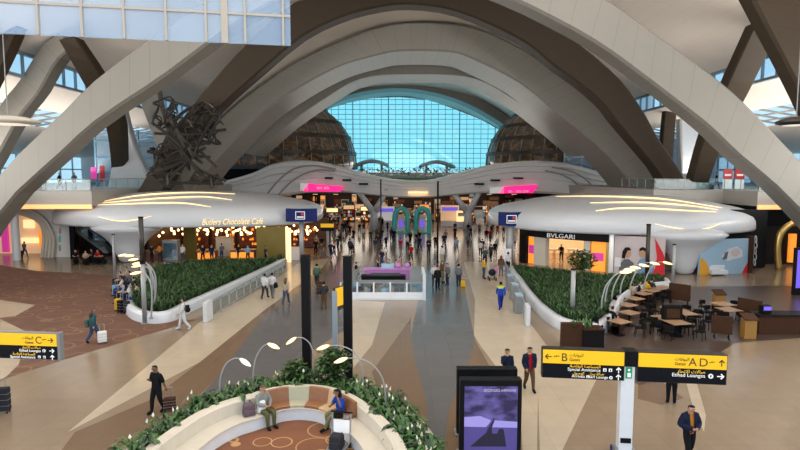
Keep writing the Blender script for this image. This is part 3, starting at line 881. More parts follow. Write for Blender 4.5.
# ------------------------------------------------------------------ the two white pavilions
from mathutils.bvhtree import BVHTree
def sell(t, a, b, e):
    c, s = math.cos(t), math.sin(t)
    return (a * math.copysign(abs(c) ** (2 / e), c), b * math.copysign(abs(s) ** (2 / e), s))
def pod(cx, cy, a, b, e, zt, zr, label, leg_px, leg_py, leg_prof, leg_sy):
    o = empty('shop_pavilion', (cx, cy, 0), label, 'pavilion')
    prof = [(.02, zt), (.25, zt - .06), (.45, zt - .25), (.62, zt - .55), (.76, zt - .92), (.87, zt - 1.2), (.94, zt - 1.5), (.985, zt - 1.85), (1.0, zt - 2.25), (1.003, zr + .25), (.996, zr + .06), (.975, zr), (.8, zr + .05), (.02, zr + .05)]
    n = 96; rows = []
    for k in range(n + 1):
        t = 2 * math.pi * k / n
        x, y = sell(t, a, b, e)
        dz = .0
        rows.append([(x * r, y * r, z) for r, z in prof])
    m = MB(); m.grid(rows, uv=False); can = m.build('canopy', M['white'], o, smooth=True)
    g = gp(leg_px, leg_py)
    m = MB(); m.lathe((g.x - cx, g.y - cy + 1.0, 0), leg_prof, 40, sy=leg_sy); m.build('leg', M['white'], o, smooth=True)
    bv = BVHTree.FromPolygons([(v[0] + cx, v[1] + cy, v[2]) for v in MBv(can)], [tuple(p.vertices) for p in can.data.polygons])
    return o, bv
def MBv(o): return [tuple(v.co) for v in o.data.vertices]
def on(bv, px, py):
    h = bv.ray_cast(Vector((0, 0, EYE)), ray(px, py).normalized())
    return h[0], h[1]
def strip(bv, o, pts, r=.10, m='led', nm='light_strip'):
    P = []
    for a, b in catmull(pts, 26):
        p, nn = on(bv, a, b)
        if p is not None: P.append(p + nn * .02)
    if len(P) > 2:
        mb = MB(); k = len(P); mb.tube(P, [r * (.25 + .75 * math.sin(math.pi * min(1, max(.06, i / (k - 1))))) for i in range(k)], 6); mb.build(nm, M[m], o, world=True)

podL, bvL = pod(-22.3, 61, 13.7, 9.2, 2.6, 6.75, 3.5, 'white organic shop pavilion with gold script lettering over a chocolate café', 124, 263.5,
    [(.5, 0), (.85, .15), (1.15, .8), (1.4, 1.4), (1.75, 2.0), (2.35, 2.6), (3.0, 3.05), (3.4, 3.4), (2.8, 3.7), (2.0, 3.9)], .75)
podR, bvR = pod(22.2, 58, 12.9, 11.4, 2.15, 6.5, 3.35, 'white organic shop pavilion with a drooping funnel leg, over the jewellery shop', 690, 276,
    [(.45, 0), (.72, .12), (.98, .6), (1.2, 1.1), (1.45, 1.7), (1.85, 2.2), (2.4, 2.65), (3.1, 3.05), (3.5, 3.4), (3.0, 3.7), (2.0, 3.9)], .6)
strip(bvL, podL, [(103,201.5),(130,197),(160,194),(200,192.8),(235,194)], .11)
strip(bvL, podL, [(103,203),(140,200),(170,198),(205,197),(232,200)], .10)
strip(bvL, podL, [(98,205),(130,204),(160,203.2),(185,203.5),(211,207)], .10)
strip(bvL, podL, [(99,217),(112,220),(125,221),(140,219),(152,216)], .05)
strip(bvR, podR, [(556,196.5),(590,196.5),(630,197.5),(670,200),(722,208)], .11)
strip(bvR, podR, [(590,203),(620,202.5),(650,203),(690,206),(718,210)], .10)
strip(bvR, podR, [(596,211),(620,208.5),(650,208.8),(680,210.5),(716,212)], .10)
strip(bvR, podR, [(655,224),(675,228),(692,230),(708,228),(722,223)], .05)

# names on the pavilion rims
def on_rim(s, size, m, bv, px0, py0, px1, parent, width, shear=0.0, nm='lettering'):
    p, n0 = on(bv, px0, py0); q, n1 = on(bv, px1, py0)
    d = q - p
    yaw = math.atan2(d.y, d.x)
    t = text(s, size, m, (0, 0, 0), parent, nm, rot=(math.pi / 2, 0, yaw), depth=.05, width=width, shear=shear)
    t.location = p - parent.location + Vector((math.sin(yaw), -math.cos(yaw), 0)) * .45
    w = max(v.co.x for v in t.data.vertices) - min(v.co.x for v in t.data.vertices)
    t.scale = (d.length / w, 1, 1)
    return t
on_rim('Butlers Chocolate Café', .78, M['script'], bvL, 202, 224.6, 263, podL, 1, .35)

# --- facade pieces set along ground lines
def facade(p0, p1, z0, z1, m, name, parent, th=.15, push=0.0):
    a, b = gp(*p0), gp(*p1); d = b - a; yaw = math.atan2(d.y, d.x)
    nn = Vector((-math.sin(yaw), math.cos(yaw), 0))
    c = (a + b) / 2 + nn * (th / 2 + push)
    mb = MB(); mb.box((c.x, c.y, (z0 + z1) / 2), (d.length, th, z1 - z0), yaw)
    return mb.build(name, M[m], parent, world=True)

# chocolate café
cafe = empty('chocolate_shop', tuple(gp(220, 258)), 'dark brown chocolate shop interior with olive gold panels, under the pavilion', 'shop')
a, b = gp(150, 256), gp(290, 256)
m = MB(); m.bx(-25.5, -8.3, 65, 65.2, 0, 3.44); m.build('back_wall', M['brown'], cafe, world=True)
m = MB(); m.bx(-25.5, -25.3, 56, 65, 0, 3.44); m.build('side_wall', M['brown'], cafe, world=True)
for p0, p1 in (((184, 259), (195.5, 260)), ((257, 263), (286, 262))):
    facade(p0, p1, 0, 3.44, 'olive', 'gold_panel', cafe, .3)
facade((286, 262), (291, 262), 0, 3.3, 'led', 'lit_jamb', cafe, .2)
facade((291, 260), (300, 260), 0, 1.3, 'marble', 'end_panel', cafe, .3)
for k in range(5):
    q = Vector((-24.8 + k * 3.1, 64.5, 0))
    m = MB(); m.bx(q.x, q.x + 2.6, 64.4, 64.9, .1, 2.6); sh = m.build('shelf_unit', M['redbrown'], cafe, world=True)
    for z in (.6, 1.15, 1.7, 2.25):
        m = MB(); r2 = random.Random(k * 9 + int(z * 10))
        for j in range(9): m.bx(q.x + .1 + j * .28, q.x + .1 + j * .28 + r2.uniform(.12, .24), 64.2, 64.4, z - .25, z - .25 + r2.uniform(.15, .36), r2.randrange(3))
        m.build('goods', [M['redbrown'], M['orange'], M['brown']], sh, world=True)['kind'] = 'stuff'
for (p0, p1, z, mm) in (((163, 260), (178, 260), 1.9, 'steel'), ((197, 262), (216, 262), 1.1, 'orange'), ((230, 262), (254, 262.5), 1.15, 'orange'), ((146, 261), (160, 261), 1.0, 'redbrown'), ((216, 256), (232, 256), 1.9, 'cream')):
    a = gp(*p0); b = gp(*p1)
    c = empty('shop_counter', tuple((a + b) / 2), {'steel': 'grey chilled cabinet beside the olive panel of the chocolate shop', 'orange': 'orange-lit chocolate counter ', 'redbrown': 'chestnut counter by the white pavilion leg', 'cream': 'pale menu stand deep in the chocolate shop'}[mm] + (('next to the chilled cabinet' if p0[0] < 200 else 'beside the wide olive panel') if mm == 'orange' else ''), 'counter')
    m = MB(); m.bx(a.x, b.x, a.y, a.y + .7, 0, z); m.build('body', M['redbrown'] if mm == 'orange' else M[mm], c, world=True)
    m = MB(); m.bx(a.x + .1, b.x - .1, a.y - .05, a.y, .15, z - .2); m.build('front_panel', M[mm] if mm != 'steel' else M['glass_clear'], c, world=True)
    m = MB(); m.bx(a.x - .05, b.x + .05, a.y - .08, a.y + .75, z, z + .06); m.build('top', M['oak'] if mm != 'steel' else M['greymetal'], c, world=True)
# pendant bulbs
br_ = random.Random(5)
bp = MB(); bp.tube([(0, 0, .12), (0, 0, 1.0)], .012, 4, 1); bp.ball((0, 0, 0), .13, 8, 6, 0)
first = None
spots = []
for row, (y, z) in enumerate(((56.5, 2.85), (58, 2.6), (59.5, 2.75), (61, 2.35), (62.8, 2.6), (57.2, 2.3), (63.6, 2.1))):
    for k in range(14):
        spots.append((-24.5 + k * 1.15 + br_.uniform(-.3, .3), y, z + br_.uniform(-.25, .15)))
bulb_me = None
for s_ in spots:
    if first is None:
        first = bp.build('pendant_bulb', [M['bulb'], M['black']]); o = first
    else:
        o = first.copy(); col.objects.link(o)
    o.location = s_; tag(o, 'small glowing pendant bulb hanging in the dark chocolate shop', 'lamp', 'pendant bulbs in the chocolate shop')

# jewellery shop
jw = empty('jewellery_shop', tuple(gp(565, 262)), 'warm peach jewellery shop with black fascia reading BVLGARI', 'shop')
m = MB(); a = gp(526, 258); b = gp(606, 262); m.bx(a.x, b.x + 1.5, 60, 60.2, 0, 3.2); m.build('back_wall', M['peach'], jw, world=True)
m = MB(); m.bx(a.x - .1, a.x + .1, 54, 60, 0, 3.2); m.build('side_wall', M['peach'], jw, world=True)
fa = [(519, 262), (545, 266.3), (575, 269.5), (609, 272.8)]
for p0, p1 in zip(fa, fa[1:]):
    f_ = facade(p0, p1, 2.62, 3.5, 'black', 'fascia', jw, .25)
facade((519, 262), (525.5, 263), 0, 2.7, 'black', 'jamb', jw, .4)
facade((526, 263), (533, 264), 0, 2.62, 'orange', 'display_window', jw, .1, .35)
facade((527, 262.9), (532, 263.8), .95, 1.75, 'magenta', 'screen', jw, .1, .22)
facade((533.5, 264.3), (545, 266), 0, 2.62, 'cream', 'pillar', jw, .6)
facade((583, 270), (589, 270.6), 0, 2.62, 'cream', 'pillar', jw, .6)
facade((589.5, 270.8), (605, 272.3), 0, 2.62, 'orange', 'display_window', jw, .1, .35)
facade((591.5, 270.8), (602, 271.9), .9, 1.6, 'magenta', 'screen', jw, .1, .2)
facade((605, 272.3), (609.5, 272.7), 0, 2.7, 'gold', 'jamb', jw, .3)
p, q = gp(545, 266.3), gp(575, 269.5); d = q - p; yaw = math.atan2(d.y, d.x)
t = text('BVLGARI', .56, M['signwhite'], (0, 0, 0), jw, rot=(math.pi / 2, 0, yaw), depth=.02)
w = max(v.co.x for v in t.data.vertices); t.scale = (d.length * .93 / w, 1, 1)
t.location = p + Vector((.05, -.12, 2.72)) - jw.location
for k, (px, py) in enumerate(((550, 259), (558, 258.5), (573, 259), (581, 260))):
    g = gp(px, py)
    c = empty('display_table', tuple(g), 'small jewellery display table ' + ('beside the beige pillar', 'behind the guard in black', 'deep in the shop behind the tree', 'next to the second pillar')[k], 'table')
    m = MB(); m.box((0, 0, .95), (1.1, .6, .16)); m.build('case', M['cream'], c)
    for sx in (-.45, .45):
        for sy in (-.22, .22):
            m = MB(); m.cyl((sx, sy, 0), .03, .9, 6); m.build('leg', M['gold'], c)
m = MB(); g = gp(610.5, 272.8); m.cyl((0, 0, 0), .2, 4.35, 12)
o = empty('light_column', tuple(g), 'white glowing column at the corner of the jewellery shop', 'column'); m.build('tube', M['signwhite'], o, smooth=True)
m = MB(); m.cyl((0, 0, 4.35), .22, .12, 12); m.build('cap', M['greymetal'], o)

# murals behind the funnel leg
def panel_pts(p0, p1):
    a, b = gp(*p0), gp(*p1); d = b - a; yaw = math.atan2(d.y, d.x); return a, d.length, yaw
def mural(p0, p1, h, base, label, shapes):
    a, L, yaw = panel_pts(p0, p1)
    o = empty('mural', tuple(a), label, 'mural', rz=yaw)
    m = MB(); m.bx(0, L, 0, .2, 0, h); m.build('panel', M[base], o)
    for nm, mm, poly, k in shapes:
        m = MB(); m.plate([(x * L, z * h) for x, z in poly], -.01 - .012 * k, 0); m.build(nm, M[mm], o)
    return o
def ell(cx, cz, rx, rz, n=16): return [(cx + rx * math.cos(2 * math.pi * i / n), cz + rz * math.sin(2 * math.pi * i / n)) for i in range(n)]
mural((613.5, 273), (664, 277), 3.25, 'palepink', 'pale mural of two people in conversation, with a red sweep', [
    ('torso', 'c_grey', [(.10, 0), (.12, .25), (.20, .38), (.30, .40), (.40, .30), (.42, 0)], 1), ('torso', 'c_sky', [(.48, 0), (.46, .28), (.52, .42), (.62, .46), (.74, .40), (.80, .25), (.82, 0)], 2),
    ('head', 'skin', ell(.27, .55, .075, .12), 3), ('hair', 'hair', [(.16, .42), (.17, .60), (.22, .70), (.30, .71), (.35, .64), (.27, .62), (.235, .5), (.22, .40)], 4),
    ('head', 'skin', ell(.57, .58, .075, .12), 3), ('hair', 'hair', [(.50, .62), (.51, .70), (.57, .74), (.64, .70), (.655, .58), (.62, .62), (.58, .66)], 4),
    ('sweep', 'red', [(.80, .98), (.88, .80), (.96, .62), (1.0, .50), (1.0, 0), (.76, 0), (.83, .25), (.85, .5), (.82, .75)], 5),
    ('box', 'case_white', [(.02, .18), (.02, .42), (.14, .42), (.14, .18)], 5)])
mural((699, 275.5), (752, 273), 3.0, 'paleblue', 'pale blue mural with a white shape and mustard and red sweeps', [
    ('sweep', 'mustard', [(.0, 0), (.02, .5), (.10, .42), (.18, .18), (.2, 0)], 1), ('sweep', 'red', [(.80, 0), (.88, .25), (.95, .42), (1, .5), (1, 0)], 1),
    ('shape', 'white', [(.40, .52), (.52, .72), (.68, .78), (.78, .68), (.80, .48), (.62, .42), (.52, .38)], 1), ('ring', 'palepink', ell(.66, .62, .09, .12), 2), ('figure', 'c_grey', [(.42, .42), (.46, .62), (.52, .66), (.50, .44)], 2)])
o = empty('white_bench', tuple(gp(718, 275.5)), 'low white lounge seat before the pale blue mural', 'bench')
m = MB(); m.box((0, 0, .3), (1.4, .6, .36)); m.box((0, .3, .62), (1.4, .14, .4)); m.build('seat', M['white'], o, bevel=.06)
for sx in (-.55, .55):
    m = MB(); m.cyl((sx, 0, 0), .05, .14, 8); m.build('leg', M['steel'], o)
facade((748.5, 273.5), (752.5, 273.2), 0, 3.2, 'wood', 'edge', tag(empty('wall_fin', tuple(gp(750, 273)), 'brown upright fin at the end of the pale blue mural', 'fin'), None), .5)
facade((664, 277), (699, 275.5), 0, 3.2, 'palepink', 'pane', tag(empty('back_panel', tuple(gp(682, 276)), 'plain rose panel behind the funnel leg', 'panel')), .2, 3.2)
o = empty('chain_sculpture', tuple(dp(756, 236, 48)), 'white chain of twisted links hanging under the pavilion tip', 'sculpture')
for k in range(5):
    m = MB(); z = -.28 - k * .5
    m.tube([(.13 * math.cos(t) * (1 if k % 2 else .6), .05 * math.sin(t), z + .3 * math.sin(t)) for t in np.linspace(0, 6.28, 15)], .035, 6, cap=False); m.build('link', M['white'], o, smooth=True)

# ------------------------------------------------------------------ planters with curbs
def inset(P, d):
    """outline moved inwards by d metres"""
    n = len(P); out = []
    area = sum(P[i].x * P[(i + 1) % n].y - P[(i + 1) % n].x * P[i].y for i in range(n))
    sg = 1 if area > 0 else -1
    for i in range(n):
        t = (P[(i + 1) % n] - P[i - 1]); t = Vector((t.x, t.y, 0)).normalized()
        out.append(P[i] + Vector((-t.y, t.x, 0)) * d * sg)
    return out
def smooth_loop(P, n):
    k = len(P); Q = [P[i % k] for i in range(-2, k + 3)]
    c = catmull([tuple(q) for q in Q], (k + 4) * 8 + 1)
    seg = c[16:16 + k * 8]
    return [Vector(p) for p in seg]
def inside(p, P):
    c = False; n = len(P)
    for i in range(n):
        a, b = P[i], P[i - 1]
        if (a.y > p[1]) != (b.y > p[1]) and p[0] < (b.x - a.x) * (p[1] - a.y) / (b.y - a.y) + a.x: c = not c
    return c
def curb(o, P, h, th, m='white'):
    I = inset(P, th)
    O2 = inset(P, -.08); rows = []
    n = len(P)
    for i in range(n + 1):
        a, b, c = P[i % n], I[i % n], O2[i % n]
        rows.append([(c.x, c.y, 0), (c.x, c.y, h * .7), (a.x * .93 + b.x * .07, a.y * .93 + b.y * .07, h), (b.x * .85 + a.x * .15, b.y * .85 + a.y * .15, h), (b.x, b.y, h - .08), (b.x, b.y, 0)])
    mb = MB(); mb.grid(rows, uv=False); mb.build('curb', M[m], o, world=True, smooth=True)
    mb = MB(); mb.prism([(q.x, q.y) for q in I], .02, h - .15); mb.build('soil', M['soil'], o, world=True)
    return I
def blades(I, z0, n, hmin, hmax, seed, name, label, cat='plants', mats=('leaf_dark', 'leaf')):
    """dense strap-leaved ground cover"""
    r = random.Random(seed); mb = MB()
    xs = [q.x for q in I]; ys = [q.y for q in I]
    c = 0
    while c < n:
        p = (r.uniform(min(xs), max(xs)), r.uniform(min(ys), max(ys)))
        if not inside(p, I): continue
        c += 1
        nb = 7; mi = 0 if r.random() < .62 else 1
        for k in range(nb):
            a = r.uniform(0, 6.28); l = r.uniform(hmin, hmax); w = r.uniform(.022, .045)
            dx, dy = math.cos(a), math.sin(a); lean = r.uniform(.25, .7)
            b0 = Vector((p[0], p[1], z0)); s_ = Vector((-dy, dx, 0)) * w
            m1 = b0 + Vector((dx * lean * l * .4, dy * lean * l * .4, l * .7)); t = b0 + Vector((dx * lean * l, dy * lean * l, l * r.uniform(.75, 1)))
            mb.add([b0 - s_ * .6, b0 + s_ * .6, m1 + s_, m1 - s_, t], [(0, 1, 2, 3), (3, 2, 4)], mi)
    return tag(mb.build(name, [M[x] for x in mats], fix=False), label, cat, kind='stuff')

PL = smooth_loop([gp(*p) for p in [(127,299),(127,312),(135,320),(152,323.5),(172,321),(192,311),(240,288),(284,265),(262,268),(205,269),(152,277),(134,288)]], 60)
o = empty('planter', tuple(gp(200, 290)), 'white curbed planter of dark ground cover before the chocolate café', 'planter')
IL = curb(o, PL, .62, .42)
blades(IL, .42, 4200, .35, .8, 4, 'foliage', 'dense dark green ground cover filling the planter by the chocolate café')
PR = smooth_loop([gp(*p) for p in [(510,273),(518,287),(531,306),(549,323),(566,331.5),(592,336),(611,327),(619,309),(634,299.5),(652,296),(668,292),(667,286),(650,284),(610,284),(560,279),(530,276)]], 60)
o = empty('planter', tuple(gp(575, 300)), 'white curbed planter of dark ground cover before the jewellery shop', 'planter')
IR = curb(o, PR, .62, .42)
blades(IR, .42, 3600, .3, .7, 9, 'foliage', 'dense dark green ground cover filling the planter by the jewellery shop')

# ------------------------------------------------------------------ railings
def railing(p0, p1, n, label, panel):
    a, b = gp(*p0), gp(*p1); d = b - a; yaw = math.atan2(d.y, d.x)
    o = empty('railing', tuple(a), label, 'railing', rz=yaw); L = d.length
    for z in (1.0, .15):
        m = MB(); m.tube([(0, 0, z), (L, 0, z)], .04, 6); m.build('rail', M['steel'], o)
    for k in range(n + 1):
        m = MB(); m.cyl((L * k / n, 0, 0), .045, 1.02, 6); m.build('post', M['steel'], o)
    for k in range(n):
        m = MB(); m.bx(L * k / n + .12, L * (k + 1) / n - .12, -.015, .015, .2, .92); m.build('glass_panel', M['glass'], o)
    m = MB(); m.bx(-1.0, -.1, -.12, .12, 0, 1.15); m.build('end_panel', M['white'], o, bevel=.03)
    return o
railing((212, 318), (287, 271), 12, 'steel and glass railing along the planter by the chocolate café', True)
railing((526, 322), (505, 274), 12, 'steel and glass railing along the planter by the jewellery shop', True)
for k, (px, py) in enumerate(((518, 312), (514, 300), (510, 290))):
    o = empty('ticket_machine', tuple(gp(px, py)), 'grey self-service machine by the railing, ' + ('nearest the white end panel', 'middle one of the row', 'farthest one of the row')[k], 'machine')
    m = MB(); m.box((0, 0, .55), (.5, .9, 1.1)); m.build('body', M['greymetal'], o, bevel=.04)
    m = MB(); m.box((0, -.1, 1.14), (.4, .6, .06)); m.build('screen', M['paleblue'], o)
facade((503.5, 270), (510.5, 270.5), 0, 1.9, 'marble', 'panel', tag(empty('white_partition', tuple(gp(507, 270)), 'white partition panel below the round navy sign column', 'partition')), .3)

# ------------------------------------------------------------------ posts, masts and column signs
def post(px, py, ptop, wpx, label, m='steel', top=None, split=None, square=False, nm='lamp_post'):
    g = gp(px, py); h = dp(px, ptop, g.y).z; r = wpx * g.y / FPX / 2
    o = empty(nm, tuple(g), label, 'post')
    a = MB()
    zs = h if split is None else dp(px, split, g.y).z
    if square: a.bx(-r, r, -r, r, 0, zs)
    else: a.cyl((0, 0, 0), r, zs, 14)
    a.build('shaft', M[m], o, smooth=not square)
    if split is not None:
        a = MB(); a.cyl((0, 0, zs), r * 1.05, h - zs, 14); a.build('head', M[top], o, smooth=True)
        a = MB(); a.cyl((0, 0, zs - .1), r * 1.3, .14, 14); a.build('collar', M['black'], o)
    a = MB(); a.cyl((0, 0, 0), r * 1.7, .05, 14); a.build('base', M[m], o)
    a = MB(); a.cyl((0, 0, h), r * 1.15, .08, 14); a.build('cap', M['black'], o)
    return o
post(145, 323.5, 218, 4.6, 'tall post with bronze top before the planter by the chocolate café', 'steel', 'darkmetal', 262)
post(115, 279, 235, 2.6, 'slim steel post beside the white pavilion leg of the chocolate café')
post(572, 322, 270, 4.6, 'steel post with a dark collar in front of the small tree')
post(646.5, 284, 225, 4.2, 'bronze post before the two-person mural', 'darkmetal')
post(672.5, 288, 245, 3.2, 'slim steel post beside the funnel leg, near the wooden screen')
post(437.5, 262, 182, 1.9, 'slim dark mast in the middle of the concourse', 'blackmatt', nm='mast')
post(381, 245, 180, 1.5, 'slim bronze mast before the forked column', 'darkmetal', nm='mast')
post(472.5, 262, 225, 1.5, 'short grey mast near the yellow-jacketed traveller', 'greymetal', nm='mast')
post(307.5, 383, 257, 8.6, 'tall square black post behind the bench planter, farther from the yellow sign', 'black', square=True, nm='black_post')
post(348.5, 380, 258, 8.6, 'tall square black post behind the bench planter, right against the yellow sign', 'black', square=True, nm='black_post')

def column_sign(px, py, ptop, pbot, wpx, half_px, label, flip):
    g = gp(px, py); y = g.y
    o = empty('column_sign', tuple(g), label, 'sign')
    m = MB(); r = wpx * y / FPX / 2; z1 = dp(px, pbot, y).z; z2 = dp(px, ptop, y).z
    m.cyl((0, 0, 0), r, z1, 16); m.build('column', M['steel'], o, smooth=True)
    hw = half_px * y / FPX
    m = MB()
    rows = []
    for i in range(15):
        t = -1 + 2 * i / 14
        rows.append([(hw * t, -.55 + .5 * t * t, z1), (hw * t, -.55 + .5 * t * t, z2), (hw * t, -.2 + .5 * t * t, z2), (hw * t, -.2 + .5 * t * t, z1)])
    m.grid(rows, uv=False, closed=True); m.build('panel', M['navy'], o)
    m = MB(); zc = (z1 + z2) / 2; s = (z2 - z1) * .3
    for (a, b, c, d) in ((-s * 1.2, s * 1.2, zc + s * .85, zc + s), (-s * 1.2, s * 1.2, zc - s, zc - s * .85), (-s * 1.2, -s * 1.05, zc - s, zc + s), (s * 1.05, s * 1.2, zc - s, zc + s)):
        m.bx(a, b, -.63, -.58, c, d)
    m.build('logo_frame', M['signwhite'], o)
    m = MB(); m.bx(s * .25, s * .9, -.63, -.58, zc, zc + s * .7); m.build('logo_mark', M['red'], o)
    m = MB(); m.bx(-s * .8, s * .9, -.63, -.58, zc - s * .55, zc - s * .25); m.build('logo_word', M['signwhite'], o)
    return o
column_sign(302, 262, 208.5, 221.5, 5, 15.5, 'navy curved sign on the end of the chocolate café pavilion', 0)
column_sign(509.5, 264, 212, 225.5, 8, 11.5, 'round navy sign on a steel column by the jewellery shop', 1)

# ------------------------------------------------------------------ wayfinding signs
AR_GATES = '\uFE95\uFE8E\uFE91\uFE8D\uFEEE\uFE92\uFEDF\uFE8D'
AR_LOUNGE = '\uFEA9\uFE8E\uFEA4\uFE97\uFEFB\uFE8D \uFE95\uFEFB\uFE8E\uFEBB'
AR_ASSIST = '\uFE94\uFEBB\uFE8E\uFEA8\uFEDF\uFE8D \uFE93\uFEAA\uFECB\uFE8E\uFEB4\uFEE4\uFEDF\uFE8D'
AR_ARR = '\uFEDD\uFEEE\uFEBB\uFEEE\uFEDF\uFE8D'
AR_PEARL = '\uFEDD\uFEAE\uFEF4\uFE91 \uFE94\uFEDF\uFE8E\uFEBB'
def arrow(o, x, z, s, ang, m):
    b = MB(); q = []
    for pts in ([(-1, -.14), (.55, -.14), (.55, .14), (-1, .14)], [(1, 0), (.15, .85), (-.08, .62), (.54, 0)], [(1, 0), (.54, 0), (-.08, -.62), (.15, -.85)]):
        b.plate([(s * (px * math.cos(ang) - pz * math.sin(ang)), s * (px * math.sin(ang) + pz * math.cos(ang))) for px, pz in pts], -.006, 0)
    a = b.build('arrow', M[m], o); a.location = (x, -.075, z); return a
def pict(o, x, z, s, kind):
    b = MB(); b.lathe((0, 0, 0), [(s, -.004), (s, .004)], 20) if kind == 'round' else b.box((0, 0, 0), (1.7 * s, 1.7 * s, .008))
    a = b.build('pictogram', M['signwhite'], o); a.rotation_euler = (math.pi / 2, 0, 0); a.location = (x, -.076, z)
    b = MB()
    if kind == 'round': b.bx(-s * .35, -s * .1, -.004, .004, -s * .55, s * .55); b.bx(-s * .1, s * .45, -.004, .004, -s * .25, s * .0); b.ball((s * .25, 0, s * .35), (s * .2, .006, s * .2), 8, 4)
    else: b.ball((0, 0, s * .45), (s * .2, .006, s * .2), 8, 4); b.bx(-s * .3, s * .3, -.004, .004, -s * .6, s * .2)
    c = b.build('symbol', M['signblack'], a); c.rotation_euler = (-math.pi / 2, 0, 0); c.location = (0, 0, .012 )
    return a
def plane_icon(o, x, z, s, m):
    b = MB(); b.plate([(s * a, s * c) for a, c in [(-1, -.1), (.8, .2), (1, .3), (.8, .38), (.2, .3), (-.3, .6), (-.45, .55), (-.1, .25), (-.6, .12), (-.85, .3), (-.95, .28)]], -.006, 0)
    a = b.build('plane_symbol', M[m], o); a.location = (x, -.075, z)
def sign_board(name_o, w, zt, zb, zm, x0):
    """yellow band over a dark band; x0 is the board's edge nearest the thing's origin"""
    f = MB(); f.bx(x0, x0 + w, -.05, .22, zb - .015, zt + .03); f.build('casing', M['darkmetal'], name_o)
    f = MB(); f.bx(x0 + .02, x0 + w - .02, -.07, -.05, zm, zt); f.build('yellow_band', M['signyellow'], name_o)
    f = MB(); f.bx(x0 + .02, x0 + w - .02, -.068, -.05, zb, zm); f.build('dark_band', M['signblack'], name_o)

yS = 16.0
k = yS / FPX
PX = lambda px: (px - 400) * k
# totem sign with two boards
base = Vector((PX(636), yS, 0))
yaw = R(-3.5)
o = empty('sign_totem', tuple(base), 'tall steel wayfinding totem carrying a B board and an A D board', 'sign', rz=R(-7))
tz = dp(634, 352, yS).z
m = MB(); m.bx(-.05 - .19, .19 - .05, -.03, .3, 0, dp(0, 366, yS).z); m.build('pillar', M['marble'], o)
m = MB(); m.bx(-.16, .19, -.08, .32, dp(0, 366, yS).z, tz + .04); m.build('core', M['black'], o)
m = MB(); m.bx(-.32, .25, -.1, .4, 0, .25); m.build('foot', M['greymetal'], o)
m = MB(); zz = dp(0, 372.5, yS).z; m.bx(-.12, .06, -.045, -.03, zz - .17, zz + .17); eg = m.build('exit_plate', M['signgreen'], o)
m = MB(); m.ball((-.03, -.055, zz + .09), (.035, .01, .035), 8, 5); m.bx(-.07, .02, -.06, -.045, zz - .12, zz + .0); m.build('exit_symbol', M['signwhite'], o)
m = MB(); m.bx(-.2, .1, -.05, -.03, dp(0, 441, yS).z - .05, dp(0, 441, yS).z + .1); m.build('label_plate', M['signblack'], o)
def board(side, x0, w, rise):
    b = empty('sign_board', (0, 0, 0)); b.parent = o
    zt, zm, zb = tz, tz - 14.2 * k, tz - 29.5 * k
    sign_board(b, w, zt, zb, zm, x0)
    return b, zt, zm, zb
# B board
b, zt, zm, zb = board('B', -2.52, 2.36, 0)
zy = (zt + zm) / 2
arrow(b, -2.52 + .17, zy, .1, math.pi, 'signtext'); plane_icon(b, -2.52 + .42, zy, .09, 'signtext')
text('B', .34, M['signtext'], (-2.52 + .54, -.075, zy - .12), b, 'letter')
text(AR_GATES, .13, M['signtext'], (-2.52 + .78, -.075, zy + .03), b); text('Gates', .13, M['signtext'], (-2.52 + .78, -.075, zy - .11), b)
h = (zm - zb)
text(AR_ASSIST, .13, M['signamber'], (-.84, -.075, zm - h * .22), b, align='RIGHT'); text('Special Assistance', .13, M['signwhite'], (-.84, -.075, zm - h * .46), b, align='RIGHT')
text(AR_ARR, .11, M['signamber'], (-1.3, -.075, zm - h * .70), b, align='RIGHT'); text('Arrivals', .12, M['signwhite'], (-1.28, -.075, zm - h * .92), b, align='RIGHT')
text(AR_PEARL, .11, M['signamber'], (-.74, -.075, zm - h * .70), b, align='RIGHT'); text('Pearl Lounge', .115, M['signwhite'], (-.62, -.075, zm - h * .92), b, align='RIGHT')
pict(b, -.72, zm - h * .32, .055, 'square'); pict(b, -.56, zm - h * .32, .055, 'square'); pict(b, -1.2, zm - h * .84, .045, 'square'); pict(b, -.54, zm - h * .84, .05, 'round')
arrow(b, -.33, zm - h * .3, .09, math.pi / 2, 'signwhite'); arrow(b, -.33, zm - h * .78, .09, math.pi / 2, 'signwhite')
# A D board
b, zt, zm, zb = board('AD', .20, 2.46, 0)
zy = (zt + zm) / 2; h = zm - zb
text('A', .34, M['signtext'], (.2 + 1.40, -.075, zy - .12), b, 'letter'); text('D', .34, M['signtext'], (.2 + 1.68, -.075, zy - .12), b, 'letter')
text(AR_GATES, .13, M['signtext'], (.2 + 1.02, -.075, zy + .03), b); text('Gates', .13, M['signtext'], (.2 + 1.02, -.075, zy - .11), b)
plane_icon(b, .2 + 2.05, zy, .08, 'signtext'); arrow(b, .2 + 2.3, zy, .1, math.pi / 2, 'signtext')
text(AR_LOUNGE, .14, M['signamber'], (.2 + 1.87, -.075, zm - h * .3), b, align='RIGHT'); text('Etihad Lounges', .15, M['signwhite'], (.2 + 1.87, -.075, zm - h * .56), b, align='RIGHT')
pict(b, .2 + 2.02, zm - h * .45, .07, 'round'); arrow(b, .2 + 2.29, zm - h * .45, .1, 0, 'signwhite')

# pale panel behind the totem
o = empty('information_panel', tuple(gp(619, 452)), 'pale grey upright panel on a blue foot behind the wayfinding totem', 'panel')
yb = gp(619, 452).y
m = MB(); q0, q1 = dp(618, 450, yb), dp(627, 389, yb); m.bx(-.06, .16, -.05, .05, .1, q1.z); m.build('panel', M['paleblue'], o)
m = MB(); m.bx(-.2, .36, -.2, .2, 0, .14); m.build('foot', M['navy'], o)

